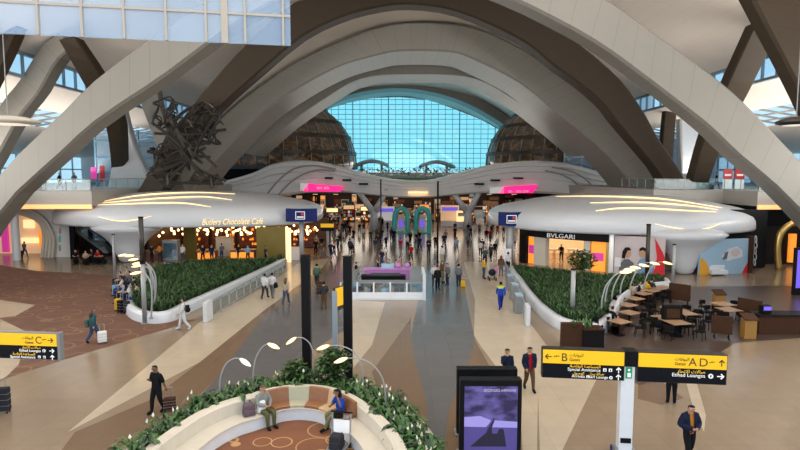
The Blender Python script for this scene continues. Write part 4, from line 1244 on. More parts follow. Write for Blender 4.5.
# board with the letter C, hung at the hall's edge
yC = 18.0; k = yC / FPX; PX = lambda px: (px - 400) * k
x1 = PX(51.5); zt = dp(0, 334, yC).z
o = empty('gate_sign', (x1, yC, 0), 'yellow and black sign board with the letter C and a lounge arrow', 'sign', rz=R(-6))
zm, zb = zt - 12.5 * k, zt - 26.5 * k
bb = empty('sign_board', (0, 0, 0)); bb.parent = o
W_ = 3.4
f = MB(); f.bx(-W_, .0, -.05, .12, zb - .015, zt + .03); f.bx(-.03, .06, -.06, .12, zb - .03, zt + .05); f.build('casing', M['greymetal'], bb)
f = MB(); f.bx(-W_, -.05, -.07, -.05, zm, zt); f.build('yellow_band', M['signyellow'], bb)
f = MB(); f.bx(-W_, -.05, -.068, -.05, zb, zm); f.build('dark_band', M['signblack'], bb)
zy = (zt + zm) / 2; h = zm - zb
text('C', .34, M['signtext'], (-.80, -.075, zy - .12), bb, 'letter'); plane_icon(bb, -.47, zy, .09, 'signtext'); arrow(bb, -.25, zy, .1, 0, 'signtext')
text(AR_GATES, .13, M['signtext'], (-.86, -.075, zy + .02), bb, align='RIGHT'); text('Gates', .13, M['signtext'], (-.86, -.075, zy - .13), bb, align='RIGHT')
text(AR_LOUNGE, .12, M['signamber'], (-.62, -.075, zm - h * .22), bb, align='RIGHT'); text('Etihad Lounges', .125, M['signwhite'], (-.62, -.075, zm - h * .46), bb, align='RIGHT')
text(AR_ASSIST, .12, M['signamber'], (-.82, -.075, zm - h * .72), bb, align='RIGHT'); text('Special Assistance', .125, M['signwhite'], (-.82, -.075, zm - h * .95), bb, align='RIGHT')
pict(bb, -.5, zm - h * .34, .055, 'round'); pict(bb, -.68, zm - h * .82, .05, 'square'); pict(bb, -.5, zm - h * .82, .05, 'square')
arrow(bb, -.22, zm - h * .34, .09, 0, 'signwhite'); arrow(bb, -.22, zm - h * .82, .09, math.pi / 2, 'signwhite')
for xx in (-3.0,):
    m = MB(); m.bx(xx - .2, xx + .2, .0, .2, 0, zb); m.build('pillar', M['steel'], o)

# edge-on yellow sign on its grey post by the black posts
g = gp(335.5, 372)
o = empty('gate_sign', tuple(g), 'grey post with a yellow sign board turned edgewise, between the black posts', 'sign')
y = g.y; m = MB(); m.bx(-.1, .1, -.1, .1, 0, dp(0, 291, y).z); m.build('pillar', M['mullion'], o)
q0 = dp(337, 311, y); q1 = dp(346, 288, y)
m = MB(); a = MB()
z0, z1 = q0.z, q1.z
a.box((.26, .5, (z0 + z1) / 2), (1.2, .1, z1 - z0), R(62)); a.build('casing', M['darkmetal'], o)
m.box((.26 + .055, .5 - .03, (z0 + z1) / 2 + .08), (1.16, .02, (z1 - z0) * .8), R(62)); m.build('yellow_band', M['signyellow'], o)

# yellow and black hanging board among the far crowd
g = gp(328, 256); y = g.y
o = empty('gate_sign', tuple(g), 'small yellow and black sign on a grey post near the far crowd', 'sign')
m = MB(); m.cyl((0, 0, 0), .16, dp(0, 224, y).z, 8); m.build('pillar', M['greymetal'], o)
m = MB(); q0, q1 = dp(321, 231, y), dp(334, 223.5, y); m.bx(q0.x - g.x, q1.x - g.x, -.2, .2, q0.z, q1.z); m.build('casing', M['signblack'], o)
m = MB(); m.bx(q0.x - g.x, q1.x - g.x, -.24, -.2, (q0.z + q1.z) / 2, q1.z); m.build('yellow_band', M['signyellow'], o)

# ------------------------------------------------------------------ advertising displays
def ad_display(px0, px1, ptop, y, label, face):
    x0, x1 = (px0 - 400) * y / FPX, (px1 - 400) * y / FPX; zt = dp(0, ptop, y).z
    o = empty('advertising_display', ((x0 + x1) / 2, y, 0), label, 'display')
    hw = (x1 - x0) / 2
    m = MB(); m.bx(-hw, hw, 0, .32, .08, zt); m.build('casing', M['black'], o, bevel=.02)
    m = MB(); m.bx(-hw - .06, hw + .06, -.1, .42, 0, .08); m.build('plinth', M['greymetal'], o)
    return o, hw, zt
o, hw, zt = ad_display(459, 521, 369, 17.4, 'black advertising display seen from behind, rear one of the pair', False)
m = MB(); m.bx(-hw + .1, hw - .1, -.012, 0, .5, zt - .12); m.build('screen', M['signblack'], o)
o, hw, zt = ad_display(462, 526, 380, 16.0, 'black advertising display with a glowing violet cloudy screen', True)
m = MB(); sx, sz0, sz1 = hw - .13, .45, zt - .19
m.bx(-sx, sx, -.012, 0, sz0, sz1)
def ad_mat():
    mm, nt, b = new_mat('violet picture')
    tc = nt.nodes.new('ShaderNodeTexCoord'); mp = nt.nodes.new('ShaderNodeMapping'); mp.inputs['Scale'].default_value = (.8, 1, 1.7)
    n = nt.nodes.new('ShaderNodeTexNoise'); n.inputs['Scale'].default_value = 1.6; n.inputs['Detail'].default_value = 5
    cr = nt.nodes.new('ShaderNodeValToRGB')
    cr.color_ramp.elements[0].position = .42; cr.color_ramp.elements[0].color = (.02, .012, .08, 1)
    cr.color_ramp.elements[1].position = .72; cr.color_ramp.elements[1].color = (.26, .21, .70, 1)
    nt.links.new(tc.outputs['Object'], mp.inputs[0]); nt.links.new(mp.outputs[0], n.inputs['Vector']); nt.links.new(n.outputs['Fac'], cr.inputs[0])
    b.inputs['Base Color'].default_value = (.01, .01, .02, 1); b.inputs['Roughness'].default_value = .25
    nt.links.new(cr.outputs[0], b.inputs['Emission Color']); b.inputs['Emission Strength'].default_value = .8
    return mm
m.build('screen', ad_mat(), o)
M['signtext_dim'] = mat('screen lettering', (.1, .1, .15), .4, emit=.55, ec=(.8, .75, 1)); M['ad_dark'] = mat('ad silhouette', (.01, .01, .02), .3, emit=.05, ec=(.1, .06, .4)); M['ad_mid'] = mat('ad tone', (.05, .04, .15), .3, emit=.3, ec=(.12, .09, .42)); M['ad_pale'] = mat('ad pale band', (.05, .04, .15), .3, emit=.75, ec=(.42, .38, .85))
H_ = sz1 - sz0
def adp(nm, mm, pts, kk):
    q = MB(); q.plate([((u - .5) * 2 * sx, sz1 - v * (63 * 16 / FPX)) for u, v in pts], -.014 - .004 * kk, -.011); return q.build(nm, M[mm], o)
adp('picture_band', 'ad_pale', [(0, .52), (.3, .50), (.5, .57), (1, .60), (1, .70), (0, .68)], 1)
adp('picture_sea', 'ad_mid', [(0, .68), (1, .70), (1, 1.2), (0, 1.2)], 1)
adp('picture_figure', 'ad_dark', [(.12, 1.02), (.42, .78), (.46, .66), (.55, .52), (.57, .58), (.52, .70), (.53, .80), (.62, .80), (.66, .72), (.74, .72), (.76, .80), (.80, 1.02)], 2)
adp('picture_figure', 'ad_mid', [(.34, .76), (.46, .64), (.545, .525), (.55, .56), (.46, .70)], 3)
text('GIORGIO ARMANI', .115, M['signtext_dim'], (sx - .06, -.014, sz1 - .16), o, align='RIGHT')
# screen at the hall's edge
o = empty('advertising_display', tuple(gp(800, 295)), 'tall violet advertising screen at the edge of the café floor', 'display')
y = gp(800, 295).y; q0, q1 = dp(793.5, 293, y), dp(822, 248, y); gx = gp(800, 295).x
m = MB(); m.bx(q0.x - gx, q1.x - gx, 0, .25, 0, q1.z); m.build('casing', M['black'], o)
m = MB(); m.bx(q0.x - gx + .12, q1.x - gx - .12, -.02, 0, .5, q1.z - .15); m.build('screen', M['purple'], o)
# ------------------------------------------------------------------ bench planter in front
BW = [gp(px, py, .85) for px, py in [(128,470),(155,446),(178,429),(200,415),(225,404),(250,397),(270,391),(290,388),(310,387.5),(330,390),(345,395),(358,402),(372,413),(385,425),(396,440),(410,468)]]
for p_ in BW: p_.z = 0
cw0 = [Vector(p) for p in catmull([tuple(p) for p in BW], 90)]
def norm_at(C, i):
    t = C[min(i + 1, len(C) - 1)] - C[max(i - 1, 0)]; t.z = 0; t.normalize()
    return Vector((-t.y, t.x, 0))          # outward (away from the seats)
cw = [cw0[i] - norm_at(cw0, i) * .18 for i in range(len(cw0))]
def ribbon(C, i0, i1, prof, n_from='local'):
    """sweep a (offset, height) profile along part of the bench line; offset grows outwards"""
    rows = []
    for i in range(i0, i1 + 1):
        nn = norm_at(C, i)
        rows.append([tuple(C[i] + nn * a + Vector((0, 0, z))) for a, z in prof])
    m = MB(); m.grid(rows, uv=False, closed=True)
    k = len(prof); m.f.append(list(range(k))); m.mi.append(0)
    e = (len(rows) - 1) * k; m.f.append([e + q for q in range(k)][::-1]); m.mi.append(0)
    return m
bench = empty('planter_bench', tuple((cw[45].x, cw[45].y, 0)), 'cream curved planter bench with leather seat backs, ringed by peace lilies', 'bench')
# surrounding curb and soil
out_px = [(126,472),(134,450),(146,437),(160,424)]
OC = []
for i in range(len(cw)):
    t = i / (len(cw) - 1); w = 1.75 if .12 < t < .9 else 1.0
    w = .72 + .55 * min(1, t / .3) * min(1, (1.0 - t) / .2 + .1)
    OC.append(cw[i] + norm_at(cw, i) * (w + .3))
ribbon(OC, 0, len(OC) - 1, [(-.02, 0), (-.02, .36), (.05, .42), (.24, .42), (.30, .36), (.30, 0)]).build('curb', M['cream'], bench, world=True)
mb = MB()
mb.grid([[(cw[i].x, cw[i].y, .36), (OC[i].x, OC[i].y, .36)] for i in range(len(cw))], uv=False)
mb.build('soil', M['soil'], bench, world=True)
ribbon(cw, 0, len(cw) - 1, [(.0, 0), (.0, .86), (.06, .92), (.30, .92), (.36, .86), (.36, 0)]).build('back_wall', M['cream'], bench, world=True)
ribbon(cw, 0, len(cw) - 1, [(-.62, 0), (-.62, .38), (.0, .38), (.0, 0)]).build('apron', M['marble'], bench, world=True)
ribbon(cw, 0, len(cw) - 1, [(-.66, .38), (-.66, .45), (.0, .45), (.0, .38)]).build('seat', M['cream'], bench, world=True, bevel=.01)
# leather seats with backs
def idx(px, py):
    q = gp(px, py, .85); return min(range(len(cw)), key=lambda i: (cw[i].x - q.x) ** 2 + (cw[i].y - q.y) ** 2)
cuts = [idx(262, 393), idx(287, 388), idx(311, 387.5), idx(333, 391), idx(347, 396), idx(361, 404)]
for k, (a, b, mm) in enumerate(zip(cuts, cuts[1:], ['fabric_brown', 'fabric_green', 'fabric_brown', 'fabric_tan', 'fabric_brown'])):
    s_ = ribbon(cw, a, max(a + 1, b), [(-.64, .45), (-.64, .53), (-.58, .55), (-.12, .55), (-.12, .45)]).build('seat_pad', M[mm], bench, world=True)
    s_['label'] = {'fabric_brown': 'tan leather seat pad', 'fabric_green': 'sage leather seat pad', 'fabric_tan': 'sand leather seat pad'}[mm]
    s_ = ribbon(cw, a, max(a + 1, b), [(-.20, .53), (-.10, .98), (-.03, 1.0), (.0, .98), (.0, .53)]).build('seat_back', M[mm], bench, world=True)
    s_['label'] = {'fabric_brown': 'tan leather seat back', 'fabric_green': 'sage leather seat back', 'fabric_tan': 'sand leather seat back'}[mm]
# carpet inside the curve
ins = [cw[i] - norm_at(cw, i) * .64 for i in range(4, len(cw) - 3, 3)]
cp = MB(); cp.prism([(q.x, q.y) for q in ins], .0, .012)
tag(cp.build('carpet', M['bench_carpet']), 'brown carpet with golden loops inside the curved bench', 'carpet')

# peace lilies
def lily(seed, flowers):
    r = random.Random(seed); fo = MB(); fl = MB()
    for k in range(34):
        a = r.uniform(0, 6.28); l = r.uniform(.40, .85); w = r.uniform(.055, .10); h = r.uniform(.35, .85)
        d = Vector((math.cos(a), math.sin(a), 0)); s_ = Vector((-d.y, d.x, 0))
        b0 = d * .04
        P = [b0, b0 + d * l * .35 + Vector((0, 0, h * .75)), b0 + d * l * .65 + Vector((0, 0, h)), b0 + d * l * .9 + Vector((0, 0, h * .92)), b0 + d * l * 1.08 + Vector((0, 0, h * .74))]
        Ws = [.012, .03, w, w * .85, .004]
        vs = []
        for p, q in zip(P, Ws): vs += [p - s_ * q + Vector((0, 0, q * .35)), p, p + s_ * q + Vector((0, 0, q * .35))]
        fs = []
        for i in range(4):
            for j in range(2): fs.append((i * 3 + j, i * 3 + j + 1, i * 3 + j + 4, i * 3 + j + 3))
        fo.add(vs, fs, 0 if r.random() < .7 else 1)
    o = fo.build('peace_lily', [M['leaf'], M['leaf_dark']], fix=False)
    for k in range(flowers):
        a = r.uniform(0, 6.28); d = Vector((math.cos(a), math.sin(a), 0)) * r.uniform(.1, .35); h = r.uniform(.85, 1.15)
        f = MB(); f.tube([(0, 0, .1), d * .6 + Vector((0, 0, h * .6)), d + Vector((0, 0, h))], .012, 4, 1)
        c = d + Vector((0, 0, h)); s_ = Vector((-d.y, d.x, 0)).normalized() * .07; u = Vector((0, 0, 1)); e = d.normalized() * .05
        f.add([c, c + s_ * .8 + u * .08 + e, c + u * .22, c - s_ * .8 + u * .08 + e, c + u * .1 - e * .3], [(0, 1, 4), (1, 2, 4), (2, 3, 4), (3, 0, 4)], 0)
        f.tube([c, c + u * .14 + e * .4], .014, 5, 2)
        f.build('flower', [M['petal'], M['stemg'], M['c_yellow']], o, fix=False)
    return o
protos = [lily(1, 2), lily(2, 1), lily(3, 0), lily(4, 0)]
pl_r = random.Random(21); first_used = set(); cnt = 0
spots = []
for i in range(2, len(cw) - 1, 1):
    nn = norm_at(cw, i)
    w = (OC[i] - cw[i]).length
    for t in ((.36, .78) if i % 2 else (.56, .93)):
        a = .50 + (w - .62) * (t - .2) * pl_r.uniform(.85, 1.1)
        a = min(a, w - .22)
        if a < .42: continue
        spots.append(cw[i] + nn * a)
kept = []
for q in spots:
    if all((q - z).length > .33 for z in kept): kept.append(q)
for q in kept:
    k = pl_r.randrange(4); p0 = protos[k]
    o = p0 if k not in first_used else copy_tree(p0)
    first_used.add(k)
    o.location = (q.x, q.y, .36); o.rotation_euler = (0, 0, pl_r.uniform(0, 6.28)); s_ = pl_r.uniform(.60, .84); o.scale = (s_, s_, s_)
    tag(o, 'leafy peace lily growing in the planter around the curved bench', 'plant', 'peace lilies around the curved bench')
for k in set(range(4)) - first_used: bpy.data.objects.remove(protos[k])

def shrub(loc, h, rad, n, leaf, label, trunk=.4, seed=1, name='shrub', m=('leaf', 'leaf_dark')):
    r = random.Random(seed); o = empty(name, loc, label, 'tree' if name.endswith('tree') else 'shrub')
    t = MB(); t.tube([(0, 0, 0), (.03, .02, h * trunk), (.0, .0, h * .8)], [.06, .05, .02], 6)
    for k in range(7):
        a = r.uniform(0, 6.28); t.tube([(0, 0, h * trunk), (math.cos(a) * rad * .6, math.sin(a) * rad * .6, h * r.uniform(.6, .9))], [.03, .01], 5)
    t.build('trunk', M['bark'], o)
    f = MB()
    for k in range(n):
        while True:
            v = Vector((r.uniform(-1, 1), r.uniform(-1, 1), r.uniform(-1, 1)))
            if .35 < v.length < 1: break
        c = Vector((v.x * rad, v.y * rad, h * (1 + trunk) / 2 + v.z * h * (1 - trunk) / 2))
        a = r.uniform(0, 6.28); d = Vector((math.cos(a), math.sin(a), r.uniform(-.6, .5))) * leaf; s_ = Vector((-math.sin(a), math.cos(a), r.uniform(-.3, .3))) * leaf * .32
        f.add([c, c + d * .5 + s_, c + d, c + d * .5 - s_], [(0, 1, 2, 3)], 0 if r.random() < .5 else 1)
    f.build('foliage', [M[x] for x in m], o, fix=False)
    return o
i_ = idx(322, 388)
q = cw[i_] + norm_at(cw, i_) * 1.1
shrub((q.x, q.y, .34), 1.75, .62, 800, .2, 'bushy green shrub among the peace lilies right before the black posts', .3, 5)
q2 = cw[i_ - 8] + norm_at(cw, i_ - 8) * 1.2
shrub((q2.x, q2.y, .34), 1.2, .5, 450, .2, 'lower green shrub among the peace lilies beside the bushy one', .25, 6)
g = gp(581, 297)
shrub((g.x, g.y, .4), 2.9, .95, 900, .24, 'small round-crowned tree in the planter by the jewellery shop', .5, 8, 'small_tree', ('leaf_dark', 'leaf'))

# arched reading lamps in the planters
def arch_lamp(px_pts, head, z0, label, rad=.026, group=None, head_len=.46, lit='lamp'):
    """pixel polyline from the foot to the head, in one upright plane facing the viewer"""
    foot = gp(*px_pts[0], z0); y = foot.y
    o = empty('arched_lamp', tuple(foot), label, 'lamp', group)
    P = [tuple(dp(a, b, y) - foot) for a, b in px_pts]
    P[0] = (0, 0, -.05)
    C = catmull(P, 30)
    m = MB(); m.tube(C, [rad * (1.2 - .5 * i / 29) for i in range(30)], 7); m.build('pole', M['steel'], o, smooth=True)
    m = MB(); m.cyl((0, 0, -.05), rad * 2.4, .08, 10); m.build('base', M['steel'], o)
    e = Vector(C[-1]); d = (dp(*head, y) - foot) - e; d = d.normalized()
    L = head_len; u = Vector((0, 0, 1))
    side = Vector((0, 1, 0))
    hd, ln = MB(), MB()
    rows = []; rows2 = []
    nrm = d.cross(side).normalized()
    if nrm.z < 0: nrm = -nrm
    for i in range(9):
        t = i / 8; w = L * .34 * math.sin(math.pi * min(1, .08 + .9 * t)) ** .8
        c = e + d * (t * L)
        rows.append([tuple(c + side * w * math.cos(a) + nrm * (w * .38 * math.sin(a))) for a in np.linspace(.5, math.pi - .5, 7)])
        rows2.append([tuple(c + side * w * 1.0 * math.cos(a) + nrm * (w * .36 * math.sin(a)) - nrm * .004) for a in np.linspace(-math.pi, math.pi, 15)])
    hd.grid(rows, uv=False); hd.build('lamp_head', M[lit], o, smooth=True)
    ln.grid(rows2, uv=False); ln.build('lens', M[lit], o, smooth=True)
    return o
arch_lamp([(219,407),(219.5,390),(221,376),(226,364),(234,358.5),(240,358.5)], (247,363.5), .4, 'pale arched lamp at the near end of the bench planter', lit='lampoff')
arch_lamp([(253,394),(253.5,372),(256,358),(262,347.5),(268,343.5)], (278,348), .4, 'arched lamp behind the seated person in the patterned shirt')
arch_lamp([(314,386),(314.5,370),(314,356),(310,344),(303,338),(296,337.5)], (285,345), .4, 'arched lamp in front of the first black post, bending back')
arch_lamp([(363,400),(363,380),(361,364),(354,352),(341,346),(329,345.5)], (315,350), .4, 'arched lamp behind the seated person in royal blue, reaching past the black post')
arch_lamp([(386,417),(385.5,398),(383,380),(374,366),(361,359),(347,358)], (333,363), .4, 'arched lamp at the end of the bench behind the luggage trolley')
for k, (pts, hd) in enumerate([
    ([(151,318),(152,300),(151,285),(147,276),(141,272)], (131,274)), ([(153,312),(155,296),(154,280),(149,269),(142,265)], (131,267)), ([(154,306),(156,290),(155,275),(149,265),(142,262.5)], (133,264)),
    ([(152,300),(153,285),(151,270),(145,262),(138,259)], (130,260)), ([(150,296),(151,280),(148,266),(141,258),(134,255.5)], (126,256)), ([(146,290),(146,275),(142,262),(134,256),(127,254.5)], (118,256))]):
    arch_lamp(pts, hd, .4, 'arched lamp at the rounded tip of the café planter, ' + ['lowest and nearest', 'second from the lowest', 'third from the lowest', 'fourth from the lowest', 'fifth from the lowest', 'highest and farthest'][k] + '', head_len=.62, rad=.045)
for k, (pts, hd) in enumerate([
    ([(601,316),(602,300),(606,286),(613,277),(620,272.5)], (628,272)), ([(604,310),(606,294),(610,282),(617,273),(624,269.5)], (632,270)), ([(611,304),(613,290),(618,278),(625,269),(630,267)], (638,268)),
    ([(620,300),(621,286),(626,274),(633,266),(639,264.5)], (647,266)), ([(630,297),(631,284),(636,272),(643,264),(650,262.5)], (657,264)), ([(644,295),(645,282),(650,270),(657,263),(663,262)], (671,264))]):
    arch_lamp(pts, hd, .4, 'arched lamp over the café bench, ' + ['nearest the small tree', 'second from the small tree', 'third from the small tree', 'fourth from the small tree', 'fifth from the small tree', 'farthest from the small tree'][k], head_len=.66, rad=.045)

# ------------------------------------------------------------------ the café floor
def chair_proto():
    o = empty('cafe_chair', (0, 0, 0))
    m = MB(); m.box((0, 0, .45), (.46, .46, .06)); m.build('seat', M['blackmatt'], o, bevel=.02)
    m = MB()
    rows = [[(.24 * math.sin(a), .22 * math.cos(a), z) for a in np.linspace(-1.5, 1.5, 9)] for z in (.58, .70, .82)]
    rows2 = [[(.27 * math.sin(a), .25 * math.cos(a), z) for a in np.linspace(-1.5, 1.5, 9)] for z in (.82, .70, .58)]
    m.grid(rows + rows2 + rows[:1], uv=False); m.build('backrest', M['blackmatt'], o)
    for sx in (-.19, .19):
        for sy in (-.19, .19):
            m = MB(); m.tube([(sx * 1.15, sy * 1.15, 0), (sx, sy, .44)], .02, 6); m.build('leg', M['black'], o)
    for sx in (-.2, .2):
        m = MB(); m.tube([(sx, .14, .46), (sx * 1.1, .18, .62)], .015, 5); m.build('arm_stay', M['black'], o)
    return o
def table_proto(w=.8, d=.8):
    o = empty('cafe_table', (0, 0, 0))
    m = MB(); m.box((0, 0, .74), (w, d, .04)); m.build('tabletop', M['oak'], o, bevel=.01)
    m = MB(); m.cyl((0, 0, .03), .04, .7, 8); m.build('column', M['black'], o)
    m = MB(); m.cyl((0, 0, 0), .26, .03, 14); m.build('foot', M['black'], o)
    return o
chair0, table0 = chair_proto(), table_proto()
used = [0, 0]
def put_chair(x, y, rz, label, group):
    o = chair0 if not used[0] else copy_tree(chair0); used[0] += 1
    o.location = (x, y, .0015); o.rotation_euler = (0, 0, rz); return tag(o, label, 'chair', group)
def put_table(px, py, label, sc=1.0, rz=0.0, group=None):
    o = table0 if not used[1] else copy_tree(table0); used[1] += 1
    g = gp(px, py); o.location = (g.x, g.y, .0015); o.rotation_euler = (0, 0, rz); o.scale = (sc, sc, 1); tag(o, label, 'table', group); return g
order = ['nearest the planter box', 'second along the curved bench', 'third along the curved bench', 'fourth along the curved bench', 'fifth along the curved bench', 'sixth along the curved bench', 'seventh along the curved bench', 'at the far end of the bench']
for k, (px, py) in enumerate([(619,335),(629,325.5),(627,317),(634,310),(642,304.5),(650,301.5),(657,299),(664,297.5)]):
    g = put_table(px, py, 'oak-topped café table ' + order[k], 1.15, .5)
    for dx, dy, rz, w_ in ((-1.0, .25, R(75), 'bench'), (1.0, -.2, R(-105), 'aisle')):
        put_chair(g.x + dx, g.y + dy, rz, 'black café chair, %s side of the table ' % w_ + order[k], None)
free = [(672,321,'beside the dark menu stand'), (684,326,'in front of the dark menu stand'), (722,316,'beside the golden lectern, rear one'), (728,322,'beside the golden lectern, front one'), (676,336,'right behind the A D board'), (664,331,'behind the sign totem')]
for k, (px, py, ph) in enumerate(free):
    g = put_table(px, py, 'oak-topped café table ' + ph, 1.3, .2)
    for j, (dx, dy, rz) in enumerate(((-.85, .5, R(40)), (.95, .35, R(-50)), (-.75, -.7, R(140)), (.85, -.7, R(-140)))):
        put_chair(g.x + dx, g.y + dy, rz, 'black café chair at the table ' + ph, 'chairs at the table ' + ph)
def screen(p0, p1, h, label, m='wood'):
    a, b = gp(*p0), gp(*p1); d = b - a; yaw = math.atan2(d.y, d.x); L = d.length
    o = empty('partition_screen', tuple(a), label, 'partition', rz=yaw)
    mb = MB(); mb.bx(0, L, -.04, .04, .22, h); mb.build('panel', M[m], o)
    for x in (.15, L - .15):
        mb = MB(); mb.cyl((x, 0, 0), .035, .25, 6); mb.build('leg', M['black'], o)
        mb = MB(); mb.box((x, 0, .02), (.08, .5, .03)); mb.build('foot', M['black'], o)
    return o
screen((668.5, 302), (690, 305), 1.3, 'walnut partition screen by the slim post at the end of the café bench')
screen((737, 320), (761, 325), 1.35, 'walnut partition screen between the golden lectern and the bar')
screen((711, 337), (732, 339), 1.15, 'walnut partition screen just behind the A D board')
for k, (px, py, label) in enumerate([(718, 310, 'golden timber lectern behind the two round-backed tables'), (748, 338, 'golden timber lectern before the second walnut screen')]):
    o = empty('lectern', tuple(gp(px, py)), label, 'lectern')
    m = MB(); m.box((0, 0, .5), (.62, .4, 1.0)); m.build('body', M['yellowwood'], o, bevel=.02)
    m = MB(); m.add([(-.36, -.28, .98), (.36, -.28, .98), (.36, .26, 1.22), (-.36, .26, 1.22), (-.36, -.28, 1.03), (.36, -.28, 1.03), (.36, .26, 1.27), (-.36, .26, 1.27)], [(0,1,2,3),(4,5,6,7),(0,1,5,4),(1,2,6,5),(2,3,7,6),(3,0,4,7)]); m.build('top', M['wood'], o)
o = empty('bar_counter', tuple(gp(785, 334)), 'dark walnut bar counter with a violet lit machine on it', 'counter')
g = gp(785, 334); a = gp(762, 336)
m = MB(); m.bx(a.x - g.x, a.x - g.x + 5.2, -.1, .7, 0, 1.0); m.build('body', M['wood'], o)
m = MB(); m.bx(a.x - g.x - .1, a.x - g.x + 5.3, -.2, .8, 1.0, 1.07); m.build('top', M['black'], o)
o = empty('drinks_machine', (gp(772, 336).x, g.y + .3, 1.07), 'small dark drinks machine with a violet glow on the bar counter', 'machine')
m = MB(); m.box((0, 0, .22), (.5, .4, .44)); m.build('body', M['black'], o, bevel=.06)
m = MB(); m.box((0, -.2, .28), (.4, .03, .2)); m.build('display', M['purple'], o)
o = empty('menu_stand', tuple(gp(671, 333)), 'tall dark menu stand among the café tables', 'stand')
m = MB(); m.box((0, 0, .75), (1.0, .3, 1.5)); m.build('body', M['blackmatt'], o, bevel=.02)
m = MB(); m.box((0, -.16, 1.1), (.7, .02, .5)); m.build('menu', M['wood'], o)
o = empty('planter_box', tuple(gp(588, 350)), 'dark walnut planter box with a small plant before the café tables', 'planter')
a, b = gp(560, 346), gp(612, 347); c = gp(588, 348)
m = MB(); m.bx(a.x - c.x, a.x - c.x + 1.0, .0, .3, 0, 1.3); m.build('side_panel', M['wood'], o)
m = MB(); m.bx(a.x - c.x + 1.0, b.x - c.x - .5, -.1, .6, 0, 1.0); m.build('body', M['blackmatt'], o)
m = MB(); m.bx(a.x - c.x + 1.0, b.x - c.x - .5, -.15, .65, 1.0, 1.06); m.build('top', M['wood'], o)
fx = MB(); r = random.Random(2)
for k in range(60):
    c0 = Vector((r.uniform(-.7, .4), r.uniform(0, .5), 1.05)); d = Vector((r.uniform(-.3, .3), r.uniform(-.3, .3), r.uniform(.15, .4))); s_ = Vector((d.y, -d.x, 0)) * .25
    fx.add([c0, c0 + d * .5 + s_, c0 + d, c0 + d * .5 - s_], [(0, 1, 2, 3)])
fx.build('foliage', M['leaf'], o, fix=False)

# curved café bench against the planter: white back with dark seat
cb = [Vector(p) for p in catmull([tuple(gp(px, py)) for px, py in [(606,334),(614,322),(619,311),(628,303.5),(640,298.5),(655,295.5),(668,294)]], 40)]
o = empty('curved_bench', tuple(cb[20]), 'white backed curved café bench along the planter', 'bench')
def cn(i):
    t = cb[min(i + 1, 39)] - cb[max(i - 1, 0)]; t.z = 0; t.normalize(); return Vector((t.y, -t.x, 0))
for nm, prof, mm in (('backrest', [(0, 0), (0, .95), (.16, .95), (.2, 0)], 'white'), ('seat', [(.2, .0), (.2, .46), (.68, .46), (.68, 0)], 'wood')):
    m = MB(); m.grid([[tuple(cb[i] + cn(i) * a + Vector((0, 0, z))) for a, z in prof] for i in range(40)], uv=False, closed=True)
    m.build(nm, M[mm], o, world=True)

# ------------------------------------------------------------------ centre kiosk
g = gp(388, 300)
x0, x1 = gp(340, 300).x - g.x, gp(424, 300).x - g.x
o = empty('island_kiosk', tuple(g), 'glass-fronted island kiosk with a violet back counter, in the middle of the walkway', 'kiosk')
Dk = 6.6
m = MB(); m.bx(x0, x1, 0, Dk, 0, .12); m.build('plinth', M['white'], o)
for (a, b, c, d) in ((x0 + .1, x1 - .1, .1, .9), (x0 + .1, x0 + .9, .9, Dk - .2), (x1 - .9, x1 - .1, .9, Dk - .2)):
    m = MB(); m.bx(a, b, c, d, .12, .5); m.build('base_cabinet', M['marble'], o)
    m = MB(); m.bx(a + .03, b - .03, c + .03, d - .03, .5, 1.12); m.build('glass_case', M['glass_clear'], o)
    m = MB(); m.bx(a - .03, b + .03, c - .03, d + .03, 1.12, 1.2); m.build('countertop', M['greymetal'], o)
gr = random.Random(8)
for k in range(12):
    xx = x0 + .4 + k * (x1 - x0 - .8) / 12
    m = MB(); h = gr.uniform(.2, .5); m.bx(xx, xx + gr.uniform(.25, .42), .25, .75, .5, .5 + h); m.build('goods', M[gr.choice(['wood', 'black', 'paleblue', 'oak', 'black', 'wood', 'marble'])], o)
for k in range(6):
    xx = x0 + .05 + k * (x1 - x0 - .1) / 5
    m = MB(); m.bx(xx - .05, xx + .05, .04, .12, .12, 1.2); m.build('frame_post', M['marble'], o)
m = MB(); m.bx(x1 - .08, x1 + .12, -.1, Dk * .5, 0, 1.7); m.build('end_panel', M['white'], o)
m = MB(); m.bx(x0 + 1.4, x1 - .9, Dk - 1.4, Dk - .5, .12, 1.15); m.build('back_counter', M['violet'], o)
m = MB(); m.bx(x0 + 1.2, x1 - .7, Dk - 1.5, Dk - .4, 1.15, 1.22); m.build('back_counter_top', M['violet'], o)
m = MB(); m.bx(x0 + 2.6, x0 + 3.6, Dk - .9, Dk - .7, 1.22, 1.55); m.build('screen', M['paleblue'], o)
for xx in (3.9, 4.6):
    m = MB(); m.ball((x0 + xx, Dk - .9, 1.42), .22, 10, 7); m.build('globe', M['violet'], o, smooth=True)
m = MB(); m.bx(x0 + 1.2, x1 - 1.2, Dk - 3.4, Dk - 2.6, .12, 1.05); m.build('work_counter', M['black'], o)
m = MB(); m.bx(x0 + 1.9, x1 - 1.6, Dk - 3.5, Dk - 2.4, 1.05, 1.12); m.build('work_top', M['darkmetal'], o)

